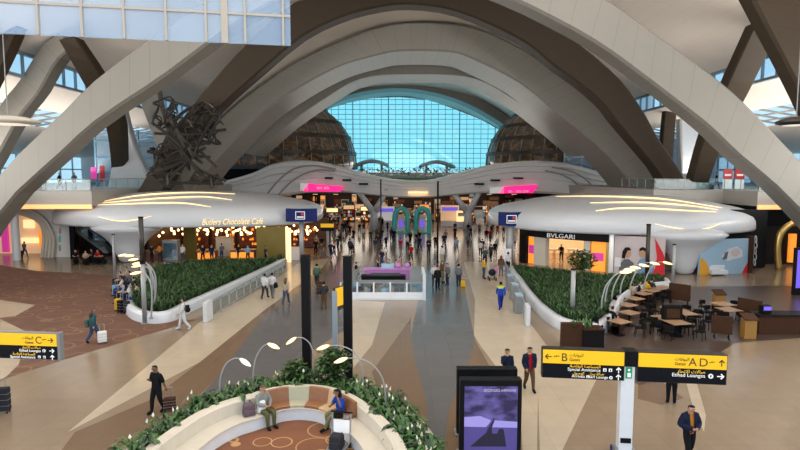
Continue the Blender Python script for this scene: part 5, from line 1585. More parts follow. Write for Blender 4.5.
# ------------------------------------------------------------------ the far concourse: displays, teal arches, back wall
m = MB(); m.bx(-66, 66, 126, 126.4, 0, 5.4); struct(m.build('wall_concourse', M['brown']))
m = MB(); m.bx(-26, 25, 89.6, 126, 5.36, 5.48); struct(m.build('ceiling_concourse', M['blackmatt']))
dr_ = random.Random(14)
dcol = ['peach', 'cream', 'redbrown', 'wood', 'signwhite', 'wood', 'redbrown', 'c_teal', 'orange', 'marble', 'paleblue', 'c_brown', 'c_red', 'led', 'peach', 'oak', 'brown', 'oak']
kinds = []
for k in range(66):
    px = 290 + (k % 22) * 11.4 + dr_.uniform(-4, 4); row = k // 22
    y = (123 if row == 0 else 112 if row == 1 else 100) + dr_.uniform(-2, 2)
    c = dp(px, 200, y); w = dr_.uniform(1.0, 2.3); h = dr_.uniform(1.6, 3.2) if row else dr_.uniform(2.8, 4.8)
    o = empty('display_unit', (c.x, y, 0), 'lit duty-free display unit deep in the far concourse', 'display', 'display units in the far concourse')
    mm = dr_.choice(dcol)
    m = MB(); m.bx(-w / 2, w / 2, -.4, .4, 0, h); m.build('body', M[dr_.choice(['cream', 'wood', 'redbrown', 'brown', 'blackmatt', 'oak'])], o)
    m = MB(); m.bx(-w / 2 + .1, w / 2 - .1, -.46, -.4, h - .75, h - .1); m.build('header', M[mm], o)
    for j in range(3):
        m = MB()
        z = .35 + j * (h - 1.2) / 3
        for q in range(5): m.bx(-w / 2 + .12 + q * (w - .2) / 5, -w / 2 + .12 + (q + .8) * (w - .2) / 5, -.55, -.4, z, z + (h - 1.2) / 3 * dr_.uniform(.5, .85), q % 3)
        m.build('goods', [M[dr_.choice(dcol)], M[dr_.choice(dcol)], M[dr_.choice(dcol)]], o)['kind'] = 'stuff'
for k in range(40):
    q = Vector((-18 + (k % 10) * 4.0 + dr_.uniform(-.8, .8), 92 + (k // 10) * 7, 5.2))
    m = MB(); m.box((0, 0, .1), (.7, .7, .14)); o = m.build('ceiling_light', M['led']); o.location = q
    tag(o, 'small warm downlight in the low ceiling beyond the bridge', 'light', 'downlights beyond the bridge')
for k, px in enumerate((401, 422.5)):
    g = gp(px, 233); o = empty('teal_arch', tuple(g), 'teal display arch in the far concourse, ' + ('nearer the forked column by the sale screen' if k == 0 else 'nearer the slim dark mast'), 'arch')
    hw = 6.6 * g.y / FPX; H_ = 25 * g.y / FPX
    m = MB(); m.tube(catmull([(-hw, 0, 0), (-hw, 0, H_ * .5), (-hw * .8, 0, H_ * .85), (0, 0, H_), (hw * .8, 0, H_ * .85), (hw, 0, H_ * .5), (hw, 0, 0)], 30), .34, 8); m.build('hoop', M['teal'], o, smooth=True)
    m = MB(); m.bx(-hw + .5, hw - .5, .6, 1.0, .2, H_ * .72); m.build('back_panel', M['cream'], o)
    m = MB(); m.bx(-hw * .4, hw * .4, .45, .6, .8, H_ * .5); m.build('screen', M['purple'], o)
    m = MB(); m.bx(-hw - .3, hw + .3, -.4, 1.2, 0, .2); m.build('base', M['teal'], o)
for k, (px, py, w, h, mm, lab) in enumerate([(365, 222, 2.0, 2.2, 'marble', 'white tiered promotion stand left of the teal arches'), (386, 226, 2.6, 3.2, 'signwhite', 'white framed promotion booth beside the teal arch'), (450, 226, 2.8, 3.4, 'peach', 'peach promotion booth with a violet panel by the slim dark mast'), (462, 227, 1.6, 2.6, 'led', 'bright glowing promotion column by the grey mast'), (479, 224, 1.4, 2.4, 'paleblue', 'pale blue lit promotion column before the forked column'), (318, 222, 1.5, 3.0, 'signwhite', 'white lit promotion column near the chocolate café pavilion')]):
    g = gp(px, py); o = empty('promotion_stand', tuple(g), lab, 'stand')
    s_ = g.y / 85
    m = MB(); m.bx(-w * s_ / 2, w * s_ / 2, -.5, .5, 0, .9); m.build('counter', M['marble'], o)
    m = MB(); m.bx(-w * s_ / 2, w * s_ / 2, .3, .6, .9, h); m.build('panel', M[mm], o)
    m = MB(); m.bx(-w * s_ / 2 + .2, w * s_ / 2 - .2, .24, .3, h - .9, h - .3); m.build('screen', M['purple' if k in (1, 2) else 'cream'], o)

# banners and shop glow on the upper terrace
for k, (px, lab) in enumerate(((727, 'nearer the bronze strut'), (739, 'nearer the pale arch'))):
    g = dp(px, 190, 58.6); g.z = 6.9
    o = empty('banner_stand', tuple(g), 'red and white banner stand on the terrace, ' + lab, 'banner')
    w = 4.6 * 58.6 / FPX
    m = MB(); m.bx(-w, w, -.03, .03, .05, 1.1); m.build('lower_panel', M['signwhite'], o)
    m = MB(); m.bx(-w, w, -.035, .03, 1.1, 2.1); m.build('upper_panel', M['red'], o)
    m = MB(); m.bx(-w * .7, w * .7, -.05, -.03, 1.4, 1.6); m.build('stripe', M['signwhite'], o)
    m = MB(); m.box((0, 0, .03), (w * 1.4, .5, .06)); m.build('foot', M['greymetal'], o)
o = empty('hanging_banner', tuple(dp(98, 172, 71)), 'magenta and red lit panel behind the pale glass front', 'banner')
m = MB(); m.bx(-.9, -.2, 0, .1, -.9, .6); m.build('panel', M['magenta'], o); m = MB(); m.bx(.2, .8, 0, .1, -1.2, .8); m.build('panel', M['red'], o)

# lift lobby glow: lamp discs hung on thin rods near the roof edge
for k, (px, py, y) in enumerate(((645, 86, 78), (8, 121, 32), (796, 122, 32))):
    c = dp(px, py, y); o = empty('hanging_disc', tuple(c), ['small dark disc lamp hung from the roof behind the bronze arch', 'round pale disc lamp at the hall edge beside the inverted V', 'round bronze disc lamp at the hall edge under the roof glazing'][k], 'lamp')
    rr = (.6, 1.6, 1.0)[k]
    m = MB(); m.lathe((0, 0, 0), [(rr * .7, -.18), (rr, -.08), (rr, .05), (rr * .6, .22), (.1, .3)], 28); m.build('disc', M['darkmetal' if k != 1 else 'cream'], o, smooth=True)
    m = MB(); m.lathe((0, 0, 0), [(.1, -.19), (rr * .68, -.185)], 28); m.build('lens', M['lampoff'], o)
    m = MB(); m.cyl((0, 0, .25), .03, 22 - c.z if k == 0 else 16 - c.z, 6); m.build('rod', M['greymetal'], o)
# ------------------------------------------------------------------ people
BASE = dict(
    pelvis=((0, 0, .96), .155), spine=((0, .01, 1.14), .145), chest=((0, .0, 1.34), .165), neck=((0, .0, 1.52), .060), head=((0, -.02, 1.655), .100), crown=((0, -.005, 1.755), .088),
    shR=((-.17, .0, 1.42), .085), elR=((-.23, .04, 1.14), .052), wrR=((-.24, -.05, .90), .036),
    shL=((.17, .0, 1.42), .085), elL=((.23, .04, 1.14), .052), wrL=((.24, -.05, .90), .036),
    hpR=((-.095, 0, .90), .115), knR=((-.105, -.02, .50), .070), anR=((-.11, .02, .10), .046), toR=((-.125, -.17, .045), .042),
    hpL=((.095, 0, .90), .115), knL=((.105, -.02, .50), .070), anL=((.11, .02, .10), .046), toL=((.125, -.17, .045), .042))
EDGES = [('pelvis', 'spine', 'torso'), ('spine', 'chest', 'torso'), ('chest', 'neck', 'neck'), ('neck', 'head', 'head'), ('head', 'crown', 'head'),
         ('chest', 'shR', 'torso'), ('shR', 'elR', 'uarm'), ('elR', 'wrR', 'farm'), ('chest', 'shL', 'torso'), ('shL', 'elL', 'uarm'), ('elL', 'wrL', 'farm'),
         ('pelvis', 'hpR', 'leg'), ('hpR', 'knR', 'leg'), ('knR', 'anR', 'leg'), ('anR', 'toR', 'foot'), ('pelvis', 'hpL', 'leg'), ('hpL', 'knL', 'leg'), ('knL', 'anL', 'leg'), ('anL', 'toL', 'foot')]
POSES = {
    'stand': {},
    'stand2': dict(elR=(-.27, .0, 1.16), wrR=(-.12, -.2, 1.08), knL=(.12, -.06, .5), anL=(.15, .0, .1), toL=(.2, -.17, .045)),
    'walk': dict(knR=(-.1, -.17, .53), anR=(-.1, -.24, .12), toR=(-.115, -.43, .07), knL=(.1, .06, .5), anL=(.1, .33, .16), toL=(.11, .2, .045), elR=(-.24, .14, 1.15), wrR=(-.22, .12, .91), elL=(.24, -.06, 1.15), wrL=(.2, -.24, .97)),
    'walk2': dict(knL=(.1, -.15, .53), anL=(.1, -.2, .12), toL=(.115, -.38, .07), knR=(-.1, .05, .5), anR=(-.1, .28, .15), toR=(-.11, .15, .045), elL=(.24, .1, 1.15), wrL=(.22, .06, .91), elR=(-.24, -.02, 1.15), wrR=(-.2, -.18, .97)),
    'phone': dict(knR=(-.1, -.12, .53), anR=(-.1, -.15, .11), toR=(-.115, -.33, .055), knL=(.1, .04, .5), anL=(.11, .2, .13), toL=(.12, .03, .045), elR=(-.24, -.02, 1.14), wrR=(-.10, -.22, 1.27), elL=(.25, .08, 1.15), wrL=(.26, .16, .92), head=(0, -.06, 1.64), crown=(0, -.05, 1.74)),
    'pull': dict(knR=(-.1, -.17, .53), anR=(-.1, -.22, .12), toR=(-.115, -.41, .07), knL=(.1, .06, .5), anL=(.1, .3, .15), toL=(.11, .17, .045), elR=(-.24, .12, 1.15), wrR=(-.24, .26, .95), elL=(.24, -.04, 1.15), wrL=(.2, -.2, .97)),
    'clasp': dict(elR=(-.30, .02, 1.15), wrR=(-.07, -.23, 1.12), elL=(.30, .02, 1.15), wrL=(.07, -.23, 1.12), knR=(-.1, -.12, .53), anR=(-.1, -.12, .11), toR=(-.115, -.3, .05), knL=(.1, .03, .5), anL=(.11, .17, .12), toL=(.12, .0, .045), head=(0, -.06, 1.64), crown=(0, -.06, 1.74)),
    'face_touch': dict(elR=(-.22, -.12, 1.2), wrR=(-.06, -.17, 1.52), elL=(.24, .05, 1.14), wrL=(.2, -.12, .95)),
    'sit': dict(pelvis=(0, 0, .58), spine=(0, .03, .76), chest=(0, .04, .96), neck=(0, .02, 1.14), head=(0, -.01, 1.275), crown=(0, .0, 1.375), shR=(-.17, .04, 1.04), elR=(-.25, -.06, .80), wrR=(-.1, -.28, .76), shL=(.17, .04, 1.04), elL=(.25, -.06, .80), wrL=(.1, -.28, .76),
                hpR=(-.1, -.02, .54), knR=(-.13, -.46, .55), anR=(-.12, -.46, .10), toR=(-.14, -.64, .045), hpL=(.1, -.02, .54), knL=(.13, -.46, .55), anL=(.1, -.5, .10), toL=(.12, -.68, .045)),
    'sit_read': dict(pelvis=(0, 0, .58), spine=(0, .02, .76), chest=(0, -.02, .95), neck=(0, -.06, 1.13), head=(-.02, -.13, 1.255), crown=(-.02, -.14, 1.355), shR=(-.17, -.02, 1.02), elR=(-.26, -.12, .8), wrR=(-.08, -.32, .82), shL=(.17, -.02, 1.02), elL=(.25, -.1, .8), wrL=(.08, -.16, 1.15),
                hpR=(-.1, -.02, .54), knR=(-.11, -.46, .56), anR=(-.1, -.4, .10), toR=(-.12, -.58, .045), hpL=(.1, -.02, .54), knL=(.12, -.46, .56), anL=(.02, -.6, .14), toL=(.02, -.78, .1)),
}
def body_mesh(pose, level):
    J = {k: [Vector(v[0]), v[1]] for k, v in BASE.items()}
    for k, v in POSES[pose].items(): J[k][0] = Vector(v)
    names = list(J)
    me = bpy.data.meshes.new('body')
    me.from_pydata([tuple(J[k][0]) for k in names], [(names.index(a), names.index(b)) for a, b, _ in EDGES], [])
    o = bpy.data.objects.new('body', me); col.objects.link(o)
    sk = o.modifiers.new('skin', 'SKIN'); sk.use_smooth_shade = True; sk.branch_smoothing = .6
    for i, k in enumerate(names):
        sv = me.skin_vertices[0].data[i]
        r = J[k][1]
        sv.radius = (r, r); sv.use_root = k == 'pelvis'
    ss = o.modifiers.new('sub', 'SUBSURF'); ss.levels = level; ss.render_levels = level
    dg = bpy.context.evaluated_depsgraph_get(); dg.update()
    ev = bpy.data.meshes.new_from_object(o.evaluated_get(dg))
    bpy.data.objects.remove(o); bpy.data.meshes.remove(me)
    V = [v.co.copy() for v in ev.vertices]; F = [tuple(p.vertices) for p in ev.polygons]
    bpy.data.meshes.remove(ev)
    segs = [(J[a][0], J[b][0], r, J[a][1], J[b][1]) for a, b, r in EDGES]
    def near(c):
        best = None
        for a, b, r, ra, rb in segs:
            d = b - a; t = max(0, min(1, (c - a).dot(d) / d.length_squared)); q = (c - (a + d * t)).length - (ra + (rb - ra) * t) * .8
            if best is None or q < best[0]: best = (q, r, t)
        return best[1], best[2]
    # broaden and flatten the trunk
    cy = J['chest'][0].y; pz, nz = J['pelvis'][0].z - .1, J['neck'][0].z
    for v in V:
        if near(v)[0] == 'torso':
            v.x *= 1.14; v.y = cy + (v.y - cy) * .86
    reg = []
    hc = J['head'][0]
    for f in F:
        c = sum((V[i] for i in f), Vector()) / len(f)
        r, t = near(c)
        if r == 'neck' and c.z < nz - .03: r = 'torso'
        if r == 'head':
            if c.z > hc.z + .055 or (c.y > hc.y + .015 and c.z > hc.z - .06): r = 'hair'
        reg.append(r)
    return V, F, reg, J
def add_hand(mb, w, d, side, thumb_dir, mi=0):
    """palm and five bent fingers, carrying on from the wrist along d"""
    d = d.normalized(); n = thumb_dir - d * thumb_dir.dot(d); n.normalize(); p = d.cross(n)
    c = w + d * .045
    b = len(mb.v)
    mb.tube([w - d * .01, w + d * .02, w + d * .07, w + d * .09], [.026, .034, .036, .028], 8, mi)
    for k, (off, L) in enumerate(((.027, .068), (.009, .078), (-.009, .072), (-.027, .056))):
        a = w + d * .075 + n * off
        curl = p * (.35 * L) * side
        mb.tube([a, a + d * L * .45 + curl * .15, a + d * L * .8 + curl * .55, a + d * L * .95 + curl * 1.1], [.0105, .010, .009, .006], 6, mi)
    a = w + d * .02 + n * .028
    mb.tube([a, a + n * .03 + d * .025, a + n * .038 + d * .055 + p * .01 * side], [.013, .011, .007], 6, mi)
SHELLS = {}
def shell(V, F, nrm, faces, off):
    used = sorted({i for f in faces for i in F[f]}); mp = {i: k for k, i in enumerate(used)}
    mb = MB(); mb.add([V[i] + nrm[i] * off for i in used], [tuple(mp[i] for i in F[f]) for f in faces]); return mb
def person(loc, rz, pose, top, bottom, label, skin='skin', hair='hair', shoes='black', sleeves=True, jacket=None, scale=1.0, long_hair=False, yoke=None, group=None):
    """a near person: one body with clothes and hair as its parts"""
    key = pose
    if key not in SHELLS: SHELLS[key] = body_mesh(pose, 2)
    V, F, reg, J = SHELLS[key]
    o = empty('person', loc, label, 'person', group, rz); o.scale = (scale,) * 3
    nrm = [Vector() for _ in V]
    for f in F:
        n = (V[f[1]] - V[f[0]]).cross(V[f[2]] - V[f[0]])
        for i in f: nrm[i] += n
    nrm = [n.normalized() if n.length > 0 else Vector((0, 0, 1)) for n in nrm]
    mb = MB(); mb.add(V, F)
    hc = J['head'][0]; fw = Vector((0, -1, 0))
    for sx in (-1, 1):
        mb.ball(hc + Vector((sx * .033, -.083, .018)), (.013, .010, .009), 8, 5, 1)
        mb.ball(hc + Vector((sx * .094, .005, .0)), (.014, .026, .036), 8, 5, 0)
        wr, el = J['wrR' if sx < 0 else 'wrL'][0], J['elR' if sx < 0 else 'elL'][0]
        add_hand(mb, wr, wr - el, sx, Vector((-sx * .4, -1, .2)))
    mb.tube([hc + Vector((0, -.085, .02)), hc + Vector((0, -.112, -.018)), hc + Vector((0, -.09, -.026))], [.010, .016, .010], 6, 0)
    mb.ball(hc + Vector((0, -.083, -.05)), (.026, .010, .007), 8, 4, 2)
    M.setdefault('lip', mat('lip', (.30, .10, .08), .5)); M.setdefault('eye', mat('eye', (.02, .015, .012), .2))
    b_ = mb.build('body', [M[skin], M['eye'], M['lip']], o, smooth=True, fix=False)
    sel = lambda *r: [i for i, x in enumerate(reg) if x in r]
    tp = sel('torso', 'uarm', 'farm') if sleeves else sel('torso', 'uarm')
    shell(V, F, nrm, tp, .006 if jacket else .014).build('shirt', M['c_' + top], o, smooth=True, fix=False)
    shell(V, F, nrm, sel('leg'), .012).build('trousers', M['c_' + bottom], o, smooth=True, fix=False)
    # hem overlap at the waist
    for s_ in ('R', 'L'):
        an, to = J['an' + s_][0], J['to' + s_][0]
        fs = [i for i in sel('foot') if (sum((V[k] for k in F[i]), Vector()) / len(F[i]) - (an + to) / 2).length < .22 and ((sum((V[k].x for k in F[i])) / len(F[i])) - (an.x + to.x) / 2) ** 2 < .01]
        if fs: shell(V, F, nrm, fs, .012).build('shoe', M['c_' + shoes], o, smooth=True, fix=False)
    hm = shell(V, F, nrm, sel('hair'), .016)
    if long_hair: hm.tube([hc + Vector((0, .03, .08)), hc + Vector((0, .085, -.03)), hc + Vector((0, .10, -.18)), hc + Vector((0, .09, -.30))], [.06, .105, .11, .05], 10)
    hm.build('hair', M[hair], o, smooth=True, fix=False)
    if yoke:
        ys = [i for i in sel('torso') if sum(V[k].z for k in F[i]) / len(F[i]) > J['chest'][0].z + .02]
        shell(V, F, nrm, ys, .028).build('vest_yoke', M['c_' + yoke], o, smooth=True, fix=False)
    if jacket:
        js = [i for i in sel('torso', 'uarm', 'farm') if reg[i] != 'torso' or abs(sum(V[k].x for k in F[i]) / len(F[i])) > .062 or sum(V[k].y for k in F[i]) / len(F[i]) > J['chest'][0].y - .02]
        shell(V, F, nrm, js, .038).build('jacket', M['c_' + jacket], o, smooth=True, fix=False)
    return o

# --- luggage
def suitcase(loc, rz, m, label, h=.62, handle=True, w=.42):
    o = empty('suitcase', loc, label, 'suitcase', None, rz)
    b = MB(); b.box((0, 0, .08 + h / 2), (w, .26, h)); b.build('body', M[m], o, bevel=.05)
    b = MB()
    for z in (.25, .5, .75): b.box((0, 0, .08 + h * z), (w + .012, .268, .012))
    b.build('rib', M['greymetal'], o)
    if handle:
        b = MB(); b.tube([(-.11, .08, h), (-.11, .1, h + .42), (.11, .1, h + .42), (.11, .08, h)], .014, 6); b.build('handle', M['steel'], o)
    for sx in (-1, 1):
        for sy in (-1, 1):
            b = MB(); b.tube([(sx * w * .38 - .015, sy * .09, .04), (sx * w * .38 + .015, sy * .09, .04)], .04, 10); b.build('wheel', M['black'], o)
    return o
def bag(loc, rz, m, label, s=(.34, .2, .38), name='bag', strap=True):
    o = empty(name, loc, label, 'bag', None, rz)
    b = MB(); b.box((0, 0, s[2] / 2), s, 0, 0, .82); b.build('body', M[m], o, bevel=.05)
    b = MB(); b.box((0, -s[1] * .5, s[2] * .32), (s[0] * .7, .06, s[2] * .45)); b.build('pocket', M[m], o, bevel=.02)
    if strap:
        for sx in (-.25, .25):
            b = MB(); b.tube([(sx * s[0], s[1] * .42, s[2] * .95), (sx * s[0] * 1.1, s[1] * .8, s[2] * .6), (sx * s[0], s[1] * .5, s[2] * .12)], .018, 5); b.build('strap', M['blackmatt'], o)
    return o

def G(px, py): return tuple(gp(px, py))
P_ = person
P_(G(157.5, 413), R(-25), 'phone', 'black', 'black', 'man in black shirt and trousers looking at his phone and pulling a trolley bag', sleeves=False, skin='skin_d')
suitcase(tuple(gp(170, 411)), R(20), 'wood', 'brown cabin trolley bag pulled by the man in black', .42)
P_(G(94, 343), R(150), 'walk', 'teal', 'jeans', 'dark-haired woman in teal and jeans crossing the carpet with a white case', hair='hair_b', long_hair=True)
suitcase(G(102.5, 343.5), R(30), 'case_white', 'white wheeled suitcase beside the woman on the carpet', .55)
b_ = gp(90.5, 341); bag((b_.x, b_.y - .1, .75), R(60), 'c_green', 'dark green shoulder bag on the woman crossing the carpet')
P_(G(184, 330), R(-70), 'walk', 'white', 'white', 'person dressed all in white walking past the planter with a black backpack', shoes='white')
b_ = gp(188.5, 330); bag((b_.x, b_.y, 1.0), R(110), 'blackmatt', 'black backpack worn by the person all in white', name='backpack')
P_(G(265, 299), R(170), 'walk', 'white', 'charcoal', 'traveller in a white top beside the railing, the one nearer the planter')
P_(G(272.5, 298), R(175), 'walk2', 'white', 'grey', 'traveller in a white top beside the railing, the one carrying a black bag')
b_ = gp(276, 298); bag((b_.x, b_.y, .7), R(80), 'blackmatt', 'black shoulder bag beside the railing couple in white')
P_(G(286, 304.5), R(172), 'walk', 'beige', 'jeans', 'woman in a beige top and blue jeans walking away near the railing', sleeves=False, hair='hair_b', long_hair=True)
P_(G(317, 287), R(178), 'walk2', 'green', 'charcoal', 'man in a green shirt walking away beyond the first black post')
P_(G(324, 309), R(178), 'stand2', 'charcoal', 'brown', 'traveller in dark clothes behind the first black post, bent over a trolley')
suitcase(G(321, 294), R(10), 'wood', 'brown suitcase stack by the first black post', .8, False, .6)
P_(G(437.5, 290), R(20), 'stand', 'black', 'black', 'man in a black suit in the group at the middle of the walkway')
P_(G(434.5, 287), R(-10), 'stand2', 'white', 'charcoal', 'man in a white shirt just behind the man in the black suit')
P_(G(442, 283), R(60), 'stand2', 'brown', 'khaki', 'traveller in brown in the group at the middle of the walkway')
P_(G(447.5, 286), R(-60), 'stand2', 'grey', 'charcoal', 'traveller in grey with a black shoulder bag in the middle group')
P_(G(442, 264), R(180), 'stand', 'white', 'beige', 'traveller in a white shirt walking away beyond the middle group')
P_(G(458.5, 287), R(150), 'stand', 'grey', 'charcoal', 'man in grey standing beside a bright yellow bag')
bag(G(462.8, 287), R(0), 'c_yellow', 'bright yellow shopping bag beside the man in grey', (.42, .28, .5), 'shopping_bag')
P_(G(500.5, 309.5), R(180), 'walk', 'royal', 'blue', 'worker in blue overalls and lime vest seen from behind by the railing', yoke='lime')
P_(G(483.5, 279), R(100), 'stand2', 'yellow', 'jeans', 'man in a yellow jacket standing at the stroller')
P_(G(501, 276.5), R(170), 'stand', 'brown', 'grey', 'long-haired woman standing beside the stroller', hair='hair_b', long_hair=True)
P_(G(508, 272), R(200), 'stand2', 'white', 'black', 'person in white and black at the far end of the railing')
P_(G(506.5, 393), R(8), 'face_touch', 'navy', 'charcoal', 'man in a dark blue top touching his face, behind the advertising display', skin='skin')
P_(G(529, 391), R(6), 'walk2', 'red', 'brown', 'man in a red shirt and open dark jacket walking beside the advertising display', jacket='navy')
P_(G(688, 462), R(6), 'clasp', 'orange', 'black', 'man in dark blue jacket and orange top clasping hands before the A D board', jacket='navy', shoes='brown')
P_(G(671, 404), R(160), 'stand', 'black', 'black', 'person in black standing half hidden behind the A D board', skin='skin_d')
# seated on the curved bench
i1, i2 = idx(254, 396), idx(352, 399)
for i, pose, args, dr in ((i1, 'sit', ('camo', 'olive', 'person in a patterned shirt and olive trousers seated on the curved bench'), 0), (i2, 'sit_read', ('royal', 'khaki', 'woman in a royal blue top seated on the bench behind the luggage trolley'), 0)):
    nn = norm_at(cw, i); q = cw[i] - nn * .34
    P_((q.x, q.y, -.02), math.atan2(-nn.x, nn.y) if False else math.atan2(nn.y, nn.x) - math.pi / 2, pose, *args, sleeves=pose == 'sit', long_hair=pose != 'sit', hair='hair_b' if pose == 'sit' else 'hair', skin='skin_d' if pose != 'sit' else 'skin')
i3 = idx(246, 398); q = cw[i3] - norm_at(cw, i3) * .32
bag((q.x - .15, q.y - .1, .45), R(30), 'c_mauve', 'dusty mauve backpack on the bench beside the patterned shirt', (.42, .3, .4), 'backpack')
bag((q.x + .22, q.y + .1, .45), R(10), 'case_white', 'white carrier bag on the bench next to the mauve backpack', (.3, .22, .42))
# luggage trolley
g = gp(337, 452); o = empty('luggage_trolley', tuple(g), 'steel luggage trolley with a white plate and dark bags before the woman in royal blue', 'trolley', rz=R(-12))
for sx in (-.3, .3):
    m = MB(); m.tube([(sx, .35, .12), (sx, .42, .5), (sx, .5, 1.02)], .022, 6); m.build('upright', M['steel'], o)
    m = MB(); m.tube([(sx, .35, .14), (sx * .8, -.45, .14)], .022, 6); m.build('rail', M['steel'], o)
    m = MB(); m.tube([(sx - .02, .36, .08), (sx + .02, .36, .08)], .08, 12); m.build('wheel', M['black'], o)
m = MB(); m.tube([(-.02, -.45, .07), (.02, -.45, .07)], .07, 12); m.build('wheel', M['black'], o)
m = MB(); m.tube([(-.34, .52, 1.04), (.34, .52, 1.04)], .032, 8); m.build('handle', M['black'], o)
m = MB(); m.box((0, .44, .62), (.5, .02, .42)); m.build('plate', M['signwhite'], o)
m = MB(); m.box((0, -.05, .16), (.5, .75, .02)); m.build('deck', M['greymetal'], o)
m = MB(); m.box((0, .46, .92), (.52, .2, .03)); m.build('basket', M['steel'], o)
bag((g.x + .02, g.y + .3, .95), R(-12), 'blackmatt', 'small black bag in the basket of the luggage trolley', (.32, .18, .22), 'hand_bag')
bag((g.x + .0, g.y - .05, .17), R(-12), 'c_charcoal', 'charcoal holdall on the deck of the luggage trolley', (.44, .4, .42), 'holdall')
# stroller
g = gp(492, 280); o = empty('stroller', tuple(g), 'dark stroller with a pink cover between the man in yellow and the long-haired woman', 'stroller')
m = MB(); m.ball((0, 0, .62), (.3, .42, .28), 12, 7); m.build('seat', M['c_navy'], o, smooth=True)
m = MB(); m.box((.3, 0, .8), (.3, .1, .5)); m.build('cover', M['c_pink'], o, bevel=.03)
for sx in (-.26, .26):
    m = MB(); m.tube([(sx, -.4, .15), (sx, .1, .5), (sx, .5, 1.0)], .02, 6); m.build('frame', M['greymetal'], o)
    for sy in (-.4, .35):
        m = MB(); m.tube([(sx - .03, sy, .14), (sx + .03, sy, .14)], .14, 12); m.build('wheel', M['black'], o)
# edge-of-frame trolley case
suitcase(G(2, 413), R(10), 'c_charcoal', 'large black suitcase at the hall edge below the letter C board', .85, True, .55)

# --- people farther off
FARM = {}
def far_person(px, py, pose, rz, top, bottom, label, group=None, hair='hair', skin='skin', loc=None, scale=1.0, shoes='c_black', jac=None):
    if pose not in FARM:
        V, F, reg, J = body_mesh(pose, 1)
        mb = MB(); mb.add(V, F)
        rg = {'head': 0, 'neck': 0, 'farm': 0, 'hair': 1, 'torso': 2, 'uarm': 2, 'leg': 3, 'foot': 4}
        mb.mi = [rg[r] for r in reg]
        for sx in ('R', 'L'):
            w, e = J['wr' + sx][0], J['el' + sx][0]
            add_hand(mb, w, w - e, 1, Vector((0, -1, .2)), 0)
        hc = J['head'][0]
        mb.tube([hc + Vector((0, -.085, .02)), hc + Vector((0, -.112, -.018)), hc + Vector((0, -.09, -.026))], [.010, .016, .010], 5, 0)
        o = mb.build('person', [M['skin'], M['hair'], M['c_black'], M['c_black'], M['c_black']], smooth=True, fix=False)
        FARM[pose] = o
    else:
        o = FARM[pose].copy(); col.objects.link(o)
    for s_, mm in zip(o.material_slots, (skin, hair, 'c_' + top, 'c_' + bottom, shoes)):
        s_.link = 'OBJECT'; s_.material = M[mm]
    o.location = loc or G(px, py); o.rotation_euler = (0, 0, rz); o.scale = (scale,) * 3
    return tag(o, label, 'person', group)
fr = random.Random(77)
# named ones
far_person(25, 258.5, 'walk', R(175), 'grey', 'jeans', 'traveller in grey walking into the ribbed white doorway with a black case')
suitcase(G(20.5, 259), R(0), 'blackmatt', 'black wheeled case at the ribbed white doorway', .75)
far_person(13, 251, 'stand', R(90), 'black', 'charcoal', 'person in black standing by the ribbed doorway column')
far_person(561, 262, 'stand2', R(0), 'black', 'black', 'guard in black inside the jewellery shop')
far_person(592, 263, 'stand', R(60), 'charcoal', 'black', 'person in dark clothes by the orange display window of the jewellery shop')
z2 = 6.9
for px, pz_, top, bot, lab, y in ((705, 190, 'sky', 'charcoal', 'person in a pale blue shirt on the terrace by the bronze strut', 58.4), (716, 190, 'black', 'charcoal', 'person in dark clothes on the terrace walking towards the banners', 58.4),
                                  (45, 190, 'charcoal', 'black', 'person in dark clothes at the terrace balustrade behind the pale arch foot', 57), (60, 190, 'navy', 'black', 'person in navy on the terrace behind the glass, beside the white wedge column', 57), (75, 190, 'grey', 'jeans', 'person in grey on the terrace behind the glass balustrade', 58)):
    c = dp(px, pz_, y); far_person(0, 0, 'walk' if px != 45 else 'stand', R(fr.uniform(60, 120)), top, bot, lab, loc=(c.x, y, z2))
bag((dp(711, 190, 58.4).x, 58.4, z2), R(20), 'blackmatt', 'black bag wheeled along the terrace by the red banners', (.5, .3, .6), 'trolley_bag')
# café shop guests
for k, (px, py, top, bot, lab) in enumerate([(183, 262, 'white', 'jeans', 'server in white before the dark menu board'), (203, 263, 'black', 'black', 'guest in black at the orange counter, first of the row'), (212, 263, 'navy', 'charcoal', 'guest in navy at the orange counter, middle of the row'), (222, 261, 'grey', 'jeans', 'guest in grey deep in the chocolate shop'), (239, 262, 'black', 'charcoal', 'guest in black by the far counter'),
                                             (248, 263, 'sky', 'black', 'guest in pale blue by the far counter'), (266, 264, 'charcoal', 'black', 'guest in dark clothes leaning at the wide olive panel'), (160, 262, 'orange', 'charcoal', 'guest in orange by the white pavilion leg'), (152, 262.5, 'black', 'black', 'guest in black by the chestnut counter')]):
    far_person(px, py, 'stand2' if k % 2 else 'stand', R(fr.uniform(-180, 180)), top, bot, lab)
# travellers resting with luggage along the planter tip
rest = [(126, 306, 'navy', 'jeans'), (124, 299, 'sky', 'navy'), (122, 292, 'white', 'jeans'), (121, 286, 'navy', 'charcoal'), (137, 300, 'beige', 'brown'), (134, 292, 'charcoal', 'navy'), (130, 285, 'grey', 'jeans'), (127, 280, 'beige', 'charcoal')]
wn_ = ['nearest of the row by the yellow case', 'second of the row by the planter tip', 'third of the row by the planter tip', 'fourth of the row by the planter tip', 'in beige on the planter curb', 'in charcoal on the planter curb', 'in grey on the planter curb', 'farthest on the planter curb']
for k, (px, py, a, b) in enumerate(rest):
    far_person(px, py + 4, 'sit', R(fr.uniform(-110, -50)), a, b, 'traveller sitting with luggage, ' + wn_[k])
    st = empty('stool', G(px, py + 4), 'dark lounge stool under the traveller ' + wn_[k], 'stool')
    m = MB(); m.cyl((0, 0, .1), .26, .33, 12); m.build('seat', M['c_charcoal'], st); m = MB(); m.cyl((0, 0, 0), .2, .1, 12); m.build('base', M['black'], st)
